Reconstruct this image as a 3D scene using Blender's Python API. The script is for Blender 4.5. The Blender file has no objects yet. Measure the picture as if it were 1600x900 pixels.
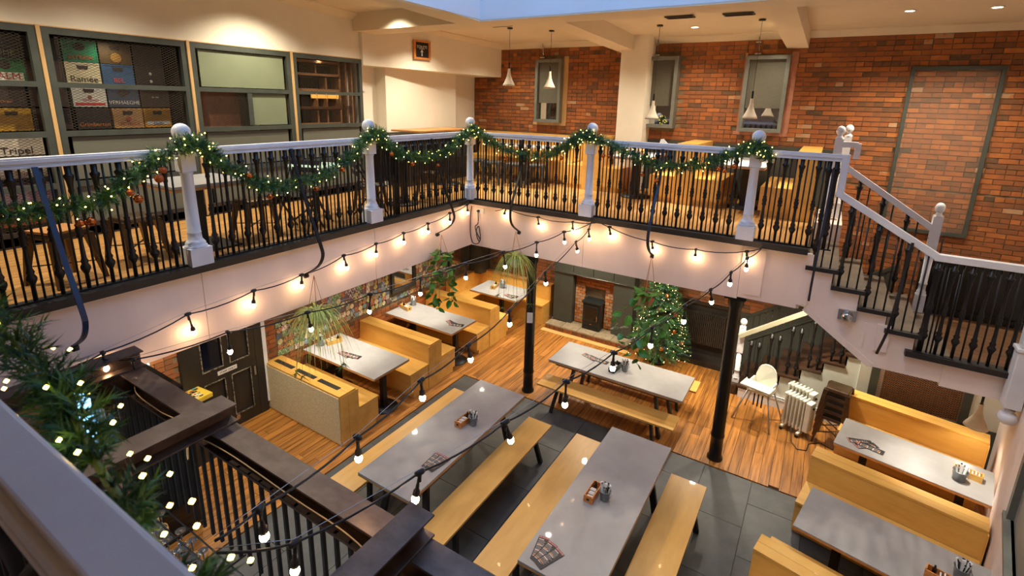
import bpy, math, random
from math import sin, cos, pi, radians as R
from mathutils import Vector, Matrix, Euler
random.seed(7)
SC = bpy.context.scene
COL = SC.collection

# ------------------------------------------------------------------ camera
cd = bpy.data.cameras.new('camera'); cam = bpy.data.objects.new('camera', cd); COL.objects.link(cam)
cd.sensor_width = 36.0; cd.lens = 17.817; cd.shift_y = -0.0595; cd.clip_start = 0.02; cd.clip_end = 200
yaw, pitch, roll = 0.553793, 0.242476, 0.0238421
_f = Vector((-sin(yaw)*cos(pitch), cos(yaw)*cos(pitch), -sin(pitch)))
_r = Vector((cos(yaw), sin(yaw), 0)); _u = _r.cross(_f)
_r2 = _r*cos(roll)+_u*sin(roll); _u2 = -_r*sin(roll)+_u*cos(roll)
cam.matrix_world = Matrix(((_r2.x, _u2.x, -_f.x, 0), (_r2.y, _u2.y, -_f.y, 0), (_r2.z, _u2.z, -_f.z, 4.85), (0, 0, 0, 1)))
cd.dof.use_dof = True; cd.dof.focus_distance = 6.5; cd.dof.aperture_fstop = 5.0
SC.camera = cam
# ------------------------------------------------------------------ world, exposure
W = bpy.data.worlds.new('dusk_sky'); SC.world = W; W.use_nodes = True
bg = W.node_tree.nodes['Background']; bg.inputs[0].default_value = (0.27, 0.52, 1.0, 1); bg.inputs[1].default_value = 1.3
SC.view_settings.view_transform = 'Standard'; SC.view_settings.look = 'None'
SC.view_settings.exposure = 1.12; SC.view_settings.gamma = 1.0; SC.view_settings.use_curve_mapping = False
SC.cycles.max_bounces = 8; SC.cycles.diffuse_bounces = 5; SC.cycles.sample_clamp_indirect = 4.0
WARM = (1.0, 0.91, 0.73); NEUT = (1.0, 0.94, 0.80); LS = 2.2

def spot(name, loc, energy, size=80, blend=0.7, color=WARM, r=0.05, rot=(0, 0, 0)):
    l = bpy.data.lights.new(name, 'SPOT'); l.energy = energy*LS; l.spot_size = R(size); l.spot_blend = blend
    l.color = color; l.shadow_soft_size = r
    o = bpy.data.objects.new(name, l); o.location = loc; o.rotation_euler = rot; COL.objects.link(o); return o
def area(name, loc, energy, sx, sy, color=WARM, rot=(0, 0, 0)):
    l = bpy.data.lights.new(name, 'AREA'); l.energy = energy; l.shape = 'RECTANGLE'; l.size = sx; l.size_y = sy; l.color = color
    o = bpy.data.objects.new(name, l); o.location = loc; o.rotation_euler = rot; COL.objects.link(o); return o

# ------------------------------------------------------------------ materials
def lin(c):
    return tuple((x/255/12.92 if x/255 <= 0.04045 else ((x/255+0.055)/1.055)**2.4) for x in c[:3])+(1,)
MATS = {}
def mat(name, c1, c2=None, rough=0.6, metal=0.0, scale=(6, 6, 6), detail=6, bump=0.0, bscale=None, attr=None, rnd=0.0,
        trans=0.0, emit=None, es=0.0, coat=0.0, alpha=1.0, ramp=(0.3, 0.7), gen=False):
    """Principled material; base colour = mix(c1, c2) by stretched noise, optionally scaled by attribute / object random."""
    m = bpy.data.materials.new(name); m.use_nodes = True; nt = m.node_tree; N = nt.nodes; L = nt.links
    b = N['Principled BSDF']; b.inputs['Roughness'].default_value = rough; b.inputs['Metallic'].default_value = metal
    b.inputs['Base Color'].default_value = lin(c1)
    if 'Coat Weight' in b.inputs: b.inputs['Coat Weight'].default_value = coat
    b.inputs['Transmission Weight'].default_value = trans
    b.inputs['Alpha'].default_value = alpha
    if emit: b.inputs['Emission Color'].default_value = lin(emit); b.inputs['Emission Strength'].default_value = es
    m.diffuse_color = lin(c1)
    if c2 is not None or bump:
        tc = N.new('ShaderNodeTexCoord'); mp = N.new('ShaderNodeMapping'); mp.inputs['Scale'].default_value = scale
        L.new(tc.outputs['Object'], mp.inputs['Vector'])
        oi = N.new('ShaderNodeObjectInfo')
        ad = N.new('ShaderNodeVectorMath'); ad.operation = 'ADD'
        sc_ = N.new('ShaderNodeMath'); sc_.operation = 'MULTIPLY'; sc_.inputs[1].default_value = 37.0 if rnd else 0.0
        L.new(oi.outputs['Random'], sc_.inputs[0]); L.new(sc_.outputs[0], ad.inputs[1]); L.new(mp.outputs[0], ad.inputs[0])
        nz = N.new('ShaderNodeTexNoise'); nz.inputs['Scale'].default_value = 1.0; nz.inputs['Detail'].default_value = detail
        nz.inputs['Roughness'].default_value = 0.62
        L.new(ad.outputs[0], nz.inputs['Vector'])
        col = None
        if c2 is not None:
            rp = N.new('ShaderNodeValToRGB'); rp.color_ramp.elements[0].position = ramp[0]; rp.color_ramp.elements[1].position = ramp[1]
            rp.color_ramp.elements[0].color = lin(c2); rp.color_ramp.elements[1].color = lin(c1)
            L.new(nz.outputs['Fac'], rp.inputs[0]); col = rp.outputs[0]
        if rnd and col:
            hs = N.new('ShaderNodeHueSaturation'); mr = N.new('ShaderNodeMapRange')
            mr.inputs['To Min'].default_value = 1-rnd; mr.inputs['To Max'].default_value = 1+rnd*0.7
            L.new(oi.outputs['Random'], mr.inputs['Value']); L.new(mr.outputs[0], hs.inputs['Value']); L.new(col, hs.inputs['Color']); col = hs.outputs[0]
        if col: L.new(col, b.inputs['Base Color'])
        if bump:
            bp = N.new('ShaderNodeBump'); bp.inputs['Strength'].default_value = bump; bp.inputs['Distance'].default_value = 0.004
            L.new(nz.outputs['Fac'], bp.inputs['Height']); L.new(bp.outputs[0], b.inputs['Normal'])
    MATS[name] = m; return m

def brick_mat():  # colour follows the per-brick tone attribute
    m = bpy.data.materials.new('brick_face'); m.use_nodes = True; nt = m.node_tree; N = nt.nodes; L = nt.links
    b = N['Principled BSDF']; b.inputs['Roughness'].default_value = 0.85
    at = N.new('ShaderNodeAttribute'); at.attribute_name = 'tone'
    rp = N.new('ShaderNodeValToRGB'); cr = rp.color_ramp; cr.interpolation = 'LINEAR'
    cols = [(0, (70, 54, 40)), (0.2, (92, 66, 44)), (0.38, (120, 76, 44)), (0.6, (146, 84, 42)), (0.8, (164, 96, 44)), (0.95, (176, 110, 56)), (1, (172, 134, 100))]
    cr.elements[0].position = 0; cr.elements[0].color = lin(cols[0][1]); cr.elements[1].position = 1; cr.elements[1].color = lin(cols[-1][1])
    for p, c in cols[1:-1]: e = cr.elements.new(p); e.color = lin(c)
    tc = N.new('ShaderNodeTexCoord'); nz = N.new('ShaderNodeTexNoise'); nz.inputs['Scale'].default_value = 14; nz.inputs['Detail'].default_value = 6
    nt2 = N.new('ShaderNodeTexNoise'); nt2.inputs['Scale'].default_value = 60; nt2.inputs['Detail'].default_value = 4
    L.new(tc.outputs['Object'], nz.inputs['Vector']); L.new(tc.outputs['Object'], nt2.inputs['Vector'])
    ma = N.new('ShaderNodeMath'); ma.operation = 'MULTIPLY_ADD'; ma.inputs[1].default_value = 0.5; L.new(nz.outputs['Fac'], ma.inputs[0])
    sb = N.new('ShaderNodeMath'); sb.operation = 'SUBTRACT'; sb.inputs[1].default_value = 0.25; L.new(at.outputs['Fac'], sb.inputs[0]); L.new(sb.outputs[0], ma.inputs[2])
    L.new(ma.outputs[0], rp.inputs[0]); L.new(rp.outputs[0], b.inputs['Base Color'])
    bp = N.new('ShaderNodeBump'); bp.inputs['Strength'].default_value = 0.5; bp.inputs['Distance'].default_value = 0.004
    L.new(nt2.outputs['Fac'], bp.inputs['Height']); L.new(bp.outputs[0], b.inputs['Normal'])
    m.diffuse_color = lin((160, 90, 45)); return m
M_BRICK = brick_mat()
M_MORTAR = mat('mortar', (142, 120, 90), (70, 56, 42), 0.95, scale=(3, 3, 3), bump=0.4)
M_CREAM = mat('cream_plaster', (230, 221, 202), (220, 210, 188), 0.85, scale=(1.2, 1.2, 1.2), bump=0.08)
M_CEIL = mat('ceiling_paint', (222, 206, 178), (212, 196, 168), 0.85, scale=(1, 1, 1), bump=0.05)
M_WELL = mat('skylight_white', (225, 225, 225), (215, 215, 215), 0.8, scale=(1, 1, 1))
M_FASC = mat('fascia_paint', (234, 218, 208), (222, 204, 194), 0.55, scale=(2, 2, 0.5), bump=0.05)
M_WHITE = mat('white_paint', (220, 220, 222), (204, 204, 206), 0.45, scale=(4, 4, 4), bump=0.04)
M_WWALL = mat('white_wall_paint', (206, 208, 196), (190, 192, 180), 0.7, scale=(2, 2, 2), bump=0.06)
M_IRON = mat('black_iron', (30, 28, 28), (20, 19, 19), 0.42, 0.3, scale=(12, 12, 12), bump=0.1)
M_BLACK = mat('black_gloss_paint', (14, 14, 15), (8, 8, 9), 0.3, scale=(5, 5, 5), bump=0.05)
M_KERB = mat('black_timber', (34, 32, 32), (20, 19, 20), 0.45, scale=(10, 10, 10), bump=0.2)
M_PLANK = mat('worn_floorboard', (182, 120, 52), (108, 66, 26), 0.42, scale=(26, 1.4, 26), detail=8, bump=0.15, rnd=0.2, ramp=(0.32, 0.6))
M_PLANK2 = mat('golden_floorboard', (188, 140, 80), (152, 106, 54), 0.4, scale=(26, 1.2, 26), detail=8, bump=0.1, rnd=0.12, ramp=(0.3, 0.62))
M_UNDER = mat('subfloor_dark', (40, 26, 16), None, 0.9)
M_SLATE = mat('slate', (86, 84, 79), (56, 56, 54), 0.5, scale=(3, 3, 3), detail=8, bump=0.3, rnd=0.16)
M_GROUT = mat('dark_grout', (58, 54, 48), None, 0.9)
M_PLY = mat('birch_plywood', (226, 176, 90), (206, 152, 68), 0.38, scale=(1.5, 7, 7), detail=8, bump=0.04, rnd=0.07, coat=0.15)
M_PLYEDGE = mat('plywood_edge', (196, 140, 78), (150, 98, 50), 0.5, scale=(3, 3, 90), detail=3)
M_LAM = mat('grey_laminate', (158, 154, 150), (142, 138, 134), 0.32, scale=(3, 3, 3), detail=8, coat=0.1, rnd=0.03)
M_LEG = mat('black_timber_leg', (34, 30, 28), (22, 20, 18), 0.5, scale=(8, 8, 8))
M_HESS = mat('woven_hessian', (214, 196, 158), (184, 164, 124), 0.9, scale=(60, 60, 60), detail=2, bump=0.6)
M_GRILLE = mat('dark_grille_metal', (74, 72, 66), (52, 50, 46), 0.5, 0.5, scale=(20, 20, 20))
M_FRAME = mat('green_grey_frame', (66, 70, 62), (52, 56, 48), 0.55, scale=(6, 6, 6), bump=0.05)
M_PANEL = mat('sage_panel', (118, 124, 96), (108, 114, 88), 0.7, scale=(1.5, 1.5, 1.5))
M_PANEL2 = mat('grey_dado', (98, 98, 84), (90, 90, 76), 0.7, scale=(1.5, 1.5, 1.5))
M_OAK = mat('pale_cover_strip', (206, 168, 112), (186, 146, 92), 0.5, scale=(20, 20, 2))
M_SHELF = mat('aged_shelf_timber', (166, 116, 72), (126, 82, 46), 0.6, scale=(20, 3, 20), bump=0.1)
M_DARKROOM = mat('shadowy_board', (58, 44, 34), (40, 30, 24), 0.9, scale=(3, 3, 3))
M_MESH = mat('expanded_metal', (92, 84, 70), (66, 60, 50), 0.45, 0.6, scale=(30, 30, 30))
M_DOOR = mat('brown_black_door_paint', (44, 38, 32), (30, 26, 22), 0.4, scale=(8, 8, 2), bump=0.15)
M_WORN = mat('worn_paint_edge', (140, 128, 108), (60, 52, 44), 0.6, scale=(30, 30, 30), ramp=(0.45, 0.55))
M_SURR = mat('fireplace_green_grey', (66, 68, 60), (56, 58, 50), 0.5, scale=(3, 3, 3), bump=0.05)
M_STOVE = mat('stove_enamel', (40, 46, 46), (28, 32, 33), 0.35, 0.3, scale=(9, 9, 9))
M_GLASSD = mat('dark_stove_glass', (16, 15, 14), None, 0.08)
M_CHROME = mat('chrome', (200, 200, 200), (180, 180, 180), 0.2, 1.0, scale=(5, 5, 5))
M_STEEL = mat('primed_steel_beam', (104, 88, 78), (72, 56, 48), 0.42, 0.5, scale=(5, 9, 9), detail=8, bump=0.1)
M_GALV = mat('galvanised_pail', (160, 164, 164), (128, 132, 134), 0.35, 0.8, scale=(14, 14, 14))
M_ORANGEWOOD = mat('varnished_pine', (212, 140, 72), (176, 104, 46), 0.45, scale=(4, 30, 30))
M_MENU = mat('menu_black', (44, 40, 40), (34, 30, 30), 0.4, scale=(30, 30, 30))
M_MWHITE = mat('print_white', (205, 196, 188), None, 0.6)
M_MRED = mat('print_red', (150, 62, 50), None, 0.6)
M_MORNG = mat('print_orange', (214, 140, 70), None, 0.6)
M_BULB = mat('bulb_glow', (255, 220, 170), None, 0.3, emit=(255, 205, 150), es=42.0)
M_BGLASS = mat('bulb_collar_amber', (180, 120, 80), None, 0.15)
M_FAIRY = mat('fairy_light_glow', (255, 220, 130), None, 0.3, emit=(255, 212, 100), es=13.0)
M_TREEL = mat('tree_light_glow', (255, 200, 140), None, 0.3, emit=(255, 190, 120), es=6.0)
M_CABLE = mat('black_rubber_cable', (24, 24, 28), (18, 18, 20), 0.5, scale=(20, 20, 20))
M_WIRE = mat('steel_catenary_wire', (170, 165, 158), None, 0.35, 0.8)
M_PINE = mat('pine_needle_green', (84, 132, 54), (40, 84, 40), 0.6, scale=(8, 8, 8))
M_PINE2 = mat('blue_pine_needle', (48, 100, 72), (28, 66, 52), 0.6, scale=(8, 8, 8))
M_COPPER = mat('copper_bauble', (206, 116, 58), (184, 96, 46), 0.16, 0.9, scale=(4, 4, 4))
M_COPMAT = mat('matt_copper_bauble', (196, 104, 52), (176, 88, 42), 0.5, 0.6, scale=(4, 4, 4))
M_SPIDER = mat('spider_leaf', (196, 204, 112), (120, 152, 62), 0.5, scale=(40, 40, 3))
M_POTHOS = mat('pothos_leaf', (74, 138, 46), (44, 104, 34), 0.35, scale=(14, 14, 14), rnd=0.25)
M_STEM = mat('green_stem', (96, 116, 52), None, 0.6)
M_JUTE = mat('jute_rope', (186, 136, 92), None, 0.9)
M_TERRA = mat('terracotta_pot', (190, 130, 100), (164, 106, 80), 0.8, scale=(8, 8, 8))
M_TRUNK = mat('tree_trunk', (90, 66, 42), None, 0.9)
M_CONC = mat('cast_concrete_shade', (206, 192, 170), (186, 172, 150), 0.8, scale=(8, 8, 8), bump=0.1)
M_LAMPW = mat('lamp_face_glow', (255, 235, 200), None, 0.4, emit=(255, 226, 180), es=6.0)
M_BRONZE = mat('bronze_sheet_steel', (112, 90, 66), (78, 60, 44), 0.35, 0.7, scale=(6, 6, 6))
M_PLASTIC = mat('white_plastic', (226, 226, 210), (216, 216, 200), 0.35, scale=(3, 3, 3))
M_ALU = mat('brushed_aluminium_tube', (170, 172, 174), None, 0.35, 0.7)
M_WEB = mat('black_webbing', (22, 22, 24), None, 0.7)
M_DSTAIR = mat('dark_stained_tread', (70, 46, 30), (44, 28, 18), 0.4, scale=(6, 20, 20), bump=0.1)
M_RISER = mat('worn_stained_riser', (128, 92, 56), (66, 44, 28), 0.45, scale=(20, 5, 3), detail=8)
M_TREAD = mat('worn_grey_tread', (104, 90, 74), (70, 56, 44), 0.6, scale=(4, 4, 12), detail=8)
M_LAND = mat('landing_board', (112, 78, 50), (80, 54, 32), 0.4, scale=(3, 24, 24), rnd=0.08)
M_BLIND = mat('roller_blind', (100, 96, 82), (90, 86, 72), 0.9, scale=(40, 40, 40), bump=0.1)
M_WFRAME = mat('grey_window_frame', (112, 112, 102), (98, 98, 88), 0.5, scale=(6, 6, 6))
M_PANE = mat('mirror_pane', (190, 190, 190), None, 0.03, 1.0)
M_CLEAR = mat('clear_acrylic_sheet', (200, 190, 175), None, 0.18, alpha=0.045)
M_GLASS = mat('drinking_glass', (235, 240, 245), None, 0.03, trans=1.0)
M_CHALK = mat('chalkboard', (24, 26, 26), (18, 20, 20), 0.8, scale=(6, 6, 6))
M_PAPER = mat('white_paper', (222, 220, 214), None, 0.8)
M_BLUE2 = mat('blue_black_strap', (38, 46, 60), (26, 30, 40), 0.4, scale=(6, 6, 6))
M_BLUE = mat('blue_strap_paint', (24, 50, 88), (18, 38, 68), 0.4, scale=(6, 6, 6))
M_SCREEN = mat('lit_screen', (170, 210, 235), None, 0.4, emit=(170, 212, 240), es=1.6)
M_FRIDGE = mat('fridge_shine', (130, 190, 230), None, 0.4, emit=(130, 195, 240), es=3.0)
M_BREEZE = mat('brass_latch', (190, 150, 90), None, 0.3, 0.8)
def flat(name, c, rough=0.6): return mat(name, c, tuple(int(v*0.86) for v in c), rough, scale=(8, 8, 8))

# ------------------------------------------------------------------ mesh builder
class MB:
    def __init__(s): s.v = []; s.f = []; s.sm = []; s.mi = []; s.t = []
    def add(s, vs, fs, smooth=False, mi=0, tone=None):
        o = len(s.v); s.v += [tuple(v) for v in vs]
        for f in fs: s.f.append(tuple(i+o for i in f)); s.sm.append(smooth); s.mi.append(mi); s.t.append(tone if tone is not None else 0.5)
        return s
    def box(s, x0, y0, z0, x1, y1, z1, mi=0, M=None, tone=None):
        vs = [(x0, y0, z0), (x1, y0, z0), (x1, y1, z0), (x0, y1, z0), (x0, y0, z1), (x1, y0, z1), (x1, y1, z1), (x0, y1, z1)]
        if M is not None: vs = [M @ Vector(v) for v in vs]
        return s.add(vs, [(0, 3, 2, 1), (4, 5, 6, 7), (0, 1, 5, 4), (1, 2, 6, 5), (2, 3, 7, 6), (3, 0, 4, 7)], mi=mi, tone=tone)
    def hexa(s, b, t, mi=0):      # bottom 4 pts, top 4 pts (ccw)
        return s.add(list(b)+list(t), [(0, 3, 2, 1), (4, 5, 6, 7), (0, 1, 5, 4), (1, 2, 6, 5), (2, 3, 7, 6), (3, 0, 4, 7)], mi=mi)
    def prism(s, poly, d, mi=0):  # poly 3d points, extrude by d
        n = len(poly); a = [Vector(p) for p in poly]; b = [p+Vector(d) for p in a]
        return s.add(a+b, [tuple(range(n))[::-1], tuple(range(n, 2*n))]+[(i, (i+1) % n, n+(i+1) % n, n+i) for i in range(n)], mi=mi)
    def lathe(s, prof, c=(0, 0, 0), n=12, mi=0, M=None, cap=True, smooth=True):
        vs = []; fs = []
        for r, z in prof:
            for k in range(n):
                a = 2*pi*k/n; p = Vector((c[0]+r*cos(a), c[1]+r*sin(a), c[2]+z)); vs.append(M @ p if M is not None else p)
        for i in range(len(prof)-1):
            for k in range(n): fs.append((i*n+k, i*n+(k+1) % n, (i+1)*n+(k+1) % n, (i+1)*n+k))
        if cap: fs.append(tuple(range(n))[::-1]); fs.append(tuple(range((len(prof)-1)*n, len(prof)*n)))
        return s.add(vs, fs, smooth, mi)
    def tube(s, pts, r, n=6, mi=0, smooth=True, cap=True, flat_=None):
        P = [Vector(p) for p in pts]; vs = []; fs = []; ref = Vector((0, 0, 1))
        for i, p in enumerate(P):
            d = (P[min(i+1, len(P)-1)]-P[max(i-1, 0)]).normalized()
            a = d.cross(ref)
            if a.length < 1e-3: a = d.cross(Vector((1, 0, 0)))
            a.normalize(); b = a.cross(d); rr = r[i] if isinstance(r, (list, tuple)) else r
            for k in range(n):
                t = 2*pi*k/n; vs.append(p+a*cos(t)*rr+b*sin(t)*rr*(flat_ or 1))
        for i in range(len(P)-1):
            for k in range(n): fs.append((i*n+k, i*n+(k+1) % n, (i+1)*n+(k+1) % n, (i+1)*n+k))
        if cap and n > 2: fs.append(tuple(range(n))[::-1]); fs.append(tuple(range((len(P)-1)*n, len(P)*n)))
        return s.add(vs, fs, smooth, mi)
    def bar(s, a, b, w, h, up=(0, 0, 1), mi=0):  # rectangular bar from a to b, w across, h along up
        a = Vector(a); b = Vector(b); d = (b-a).normalized(); u = Vector(up); x = d.cross(u)
        if x.length < 1e-3: x = d.cross(Vector((1, 0, 0)))
        x.normalize(); u = x.cross(d).normalized(); x *= w/2; u = u*h/2
        return s.add([a-x-u, a+x-u, a+x+u, a-x+u, b-x-u, b+x-u, b+x+u, b-x+u],
                     [(0, 1, 2, 3)[::-1], (4, 5, 6, 7), (0, 1, 5, 4), (1, 2, 6, 5), (2, 3, 7, 6), (3, 0, 4, 7)], mi=mi)
    def path(s, pts, w, h, up=(0, 0, 1), mi=0):
        for i in range(len(pts)-1): s.bar(pts[i], pts[i+1], w, h, up, mi)
        return s
    def ball(s, c, r, n=12, m=8, mi=0, sz=1.0):
        prof = [(max(r*sin(pi*i/m), r*0.02), -r*sz*cos(pi*i/m)) for i in range(m+1)]
        return s.lathe(prof, c, n, mi)
    def mesh(s, name, mats):
        me = bpy.data.meshes.new(name); me.from_pydata([tuple(v) for v in s.v], [], s.f)
        for m in (mats if isinstance(mats, (list, tuple)) else [mats]): me.materials.append(m)
        me.polygons.foreach_set('use_smooth', s.sm)
        if any(s.mi): me.polygons.foreach_set('material_index', s.mi)
        if any(t != 0.5 for t in s.t):
            at = me.attributes.new('tone', 'FLOAT', 'FACE'); at.data.foreach_set('value', s.t)
        me.update(); return me
    def build(s, name, mats, parent=None, loc=(0, 0, 0), rz=0, rot=None, bevel=0.0, kind=None, label=None):
        o = bpy.data.objects.new(name, s.mesh(name, mats)); COL.objects.link(o)
        if parent is not None: o.parent = parent
        o.location = loc; o.rotation_euler = rot if rot else (0, 0, rz)
        if bevel:
            b = o.modifiers.new('bevel', 'BEVEL'); b.width = bevel; b.segments = 2; b.limit_method = 'ANGLE'
        if kind: o['kind'] = kind
        if label: o['label'] = label
        return o
def thing(name, label, cat, loc=(0, 0, 0), rz=0, group=None, rot=None):
    o = bpy.data.objects.new(name, None); COL.objects.link(o); o.empty_display_size = 0.1
    o.location = loc; o.rotation_euler = rot if rot else (0, 0, rz); o['label'] = label; o['category'] = cat
    if group: o['group'] = group
    return o
def tag(o, label, cat, group=None):
    o['label'] = label; o['category'] = cat
    if group: o['group'] = group
    return o
def inst(name, me, parent, loc=(0, 0, 0), rot=(0, 0, 0), sc=(1, 1, 1)):
    o = bpy.data.objects.new(name, me); COL.objects.link(o); o.parent = parent; o.location = loc; o.rotation_euler = rot; o.scale = sc; return o
def dup(root, loc=None, rz=None, label=None, group=None):
    def cp(o, par):
        c = o.copy(); COL.objects.link(c); c.parent = par
        for ch in list(o.children): cp(ch, c)
        return c
    r = cp(root, None)
    if loc is not None: r.location = loc
    if rz is not None: r.rotation_euler = (0, 0, rz)
    if label: r['label'] = label
    if group: r['group'] = group
    return r
def text(s, parent, size, loc, rot, m, ext=0.0008, align='CENTER', name='lettering', sx=1.0, shear=0.0):
    c = bpy.data.curves.new(name, 'FONT'); c.body = s; c.size = size; c.extrude = ext; c.align_x = align; c.align_y = 'CENTER'; c.shear = shear
    c.materials.append(m); o = bpy.data.objects.new(name, c); me = bpy.data.meshes.new_from_object(o); bpy.data.objects.remove(o)
    o = bpy.data.objects.new(name, me); COL.objects.link(o); o.parent = parent; o.location = loc; o.rotation_euler = rot; o.scale = (sx, 1, 1)
    return o
def struct(name, mb, m, **k):
    o = mb.build(name, m, **k); o['kind'] = 'structure'; return o
FLX = (pi/2, 0, pi/2)      # text on a plane facing +X, reading along +Y
FLY = (pi/2, 0, 0)         # text on a plane facing -Y, reading along +X
CAMP = Vector((0, 0, 4.85))

# ------------------------------------------------------------------ setting
XL, YB, ZU, ZS = -7.05, 9.85, 3.25, 2.49
def wx(y): return 2.02+(y-6.6)*0.194      # skewed right wall
def zc(y): return 6.05+(9.85-y)*0.044     # ceiling
def zs(y): return 5.80+(9.85-y)*0.036     # beam soffit

def brick_wall(parent, org, u, n, Wd, Ht, holes, nind, phase=0, tone0=0.0, cw=0.225, ch=0.075):
    """bricks proud of a mortar plane: nearest nind as own objects, the rest as one stuff mesh."""
    org = Vector(org); u = Vector(u); n = Vector(n); rows = int(Ht/ch); L = []
    for r in range(rows):
        hdr = (r+phase) % 4 == 0; w = cw/2 if hdr else cw; x = -(0 if r % 2 == 0 else w/2)
        while x < Wd:
            a, b = max(x, 0.0), min(x+w, Wd)
            cx, cz = (a+b)/2, (r+0.5)*ch
            if b-a > 0.04 and not any(h[0]-0.03 < cx < h[2]+0.03 and h[1]-0.03 < cz < h[3]+0.03 for h in holes):
                L.append((a, b, r*ch, cx, cz))
            x += w
    L.sort(key=lambda q: ((org+u*q[3]+Vector((0, 0, q[4])))-CAMP).length)
    rot = Matrix((u, n*-1, Vector((0, 0, 1)))).transposed().to_4x4()   # local x=u, -y=n
    cache = {}; rest = MB()
    for i, (a, b, z, cx, cz) in enumerate(L):
        w = b-a-0.010; tn = min(1, max(0, random.gauss(0.56+tone0, 0.145)))
        if random.random() < 0.01: tn = 1.0
        d = 0.010+random.uniform(0, 0.005)
        if i < nind:
            k = (round(w, 2), round(tn*7))
            if k not in cache:
                m = MB(); m.box(-w/2, -0.012, -0.0325, w/2, 0, 0.0325, tone=round(tn*7)/7 if round(tn*7) != 3.5 else 0.51)
                cache[k] = m.mesh('brick', M_BRICK)
            o = inst('brick', cache[k], parent, org+u*cx+Vector((0, 0, cz))+n*(d-0.012), rot.to_euler())
        else:
            Mx = Matrix.Translation(org+u*cx+Vector((0, 0, cz))) @ rot
            vs = [Mx @ Vector(p) for p in ((-w/2, -d, -.0325), (w/2, -d, -.0325), (w/2, -d, .0325), (-w/2, -d, .0325), (-w/2, 0, -.0325), (w/2, 0, -.0325), (w/2, 0, .0325), (-w/2, 0, .0325))]
            rest.add(vs, [(0, 1, 2, 3), (0, 4, 5, 1), (1, 5, 6, 2), (2, 6, 7, 3), (3, 7, 4, 0)], tone=tn+0.001)
    if rest.f: rest.build('brickwork', M_BRICK, parent, kind='stuff')

# -- back wall (both storeys)
b = MB(); b.box(XL-0.3, YB, 0, 4.2, YB+0.3, 6.3)
wall_back = struct('wall_back', b, M_MORTAR)
WN = [(-5.51, 4.44, -4.91, 5.72), (-3.12, 4.44, -2.54, 5.71), (-1.43, 4.44, -0.76, 5.69)]   # upstairs windows x0,z0,x1,z1
FP = (-4.80, -0.1, -2.9, 2.5)
ox = -7.18
holes = [(w[0]-0.02-ox, w[1]-0.03-3.7, w[2]+0.02-ox, w[3]+0.03-3.7) for w in WN]
brick_wall(wall_back, (ox, YB, 3.7), (1, 0, 0), (0, -1, 0), 10.83, 2.35, holes, 220)
brick_wall(wall_back, (0.2, YB, 1.8), (1, 0, 0), (0, -1, 0), 3.6, 1.9, [], 60, tone0=0.02)
brick_wall(wall_back, (XL+.02, YB, 0.6), (1, 0, 0), (0, -1, 0), 7.2, 1.88, [(FP[0]-XL, -1, FP[2]-XL, 3), (0, -1, 0.45, 3)], 20, tone0=-0.1)
# -- left wall
b = MB(); b.box(XL-0.3, -2.5, 0, XL, 9.85, 3.0)
wall_left = struct('wall_left', b, M_MORTAR)
b = MB(); b.box(XL-0.2, -2.5, 5.49, XL, 6.36, 6.6); b.box(-8.1, -2.5, 3.1, -8.0, 6.36, 5.6); b.box(-8.1, -2.5, 5.5, XL-.19, 6.36, 5.6)
b.box(-7.35, 6.36, 3.0, -7.30, 6.90, 5.6); b.box(-8.1, 6.34, 3.0, -7.12, 6.38, 5.6)
b.box(-7.35, 6.90, 3.0, -7.05, 8.96, 5.6); b.box(-7.4, 8.96, 3.0, -7.20, 9.86, 5.6)
# bulkhead over the recess, face slanting towards the back wall
b.hexa([(-7.4, 6.33, 5.40), (-6.98, 6.33, 5.40), (-6.46, 9.84, 5.37), (-7.4, 9.84, 5.37)], [(-7.4, 6.33, 6.6), (-6.98, 6.33, 6.6), (-6.46, 9.84, 6.6), (-7.4, 9.84, 6.6)])
struct('wall_left_upper', b, M_CREAM)
b = MB(); b.box(-7.29, 6.37, 3.25, -7.27, 6.9, 4.24); b.box(-7.05, 6.9, 3.25, -7.02, 8.96, 4.24); b.box(-7.2, 8.96, 3.25, -7.17, 9.84, 4.24)
b.box(-7.05, YB-0.03, 3.25, 0.2, YB, 4.16); b.box(-7.05, YB-0.045, 4.16, 0.25, YB, 4.21)
struct('baseboard_upper_dado', b, M_SURR)
brick_wall(wall_left, (XL, 0.6, 0.15), (0, 1, 0), (1, 0, 0), 9.2, 2.33, [(2.3, -1, 3.5, 3), (3.75, 0.70, 8.75, 3)], 300, tone0=-0.02)
b = MB(); b.box(XL, 0.6, 0, XL+0.03, 2.9, 0.16); b.box(XL, 4.1, 0, XL+0.03, 9.85, 0.17)
struct('baseboard_left', b, M_DOOR)
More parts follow.
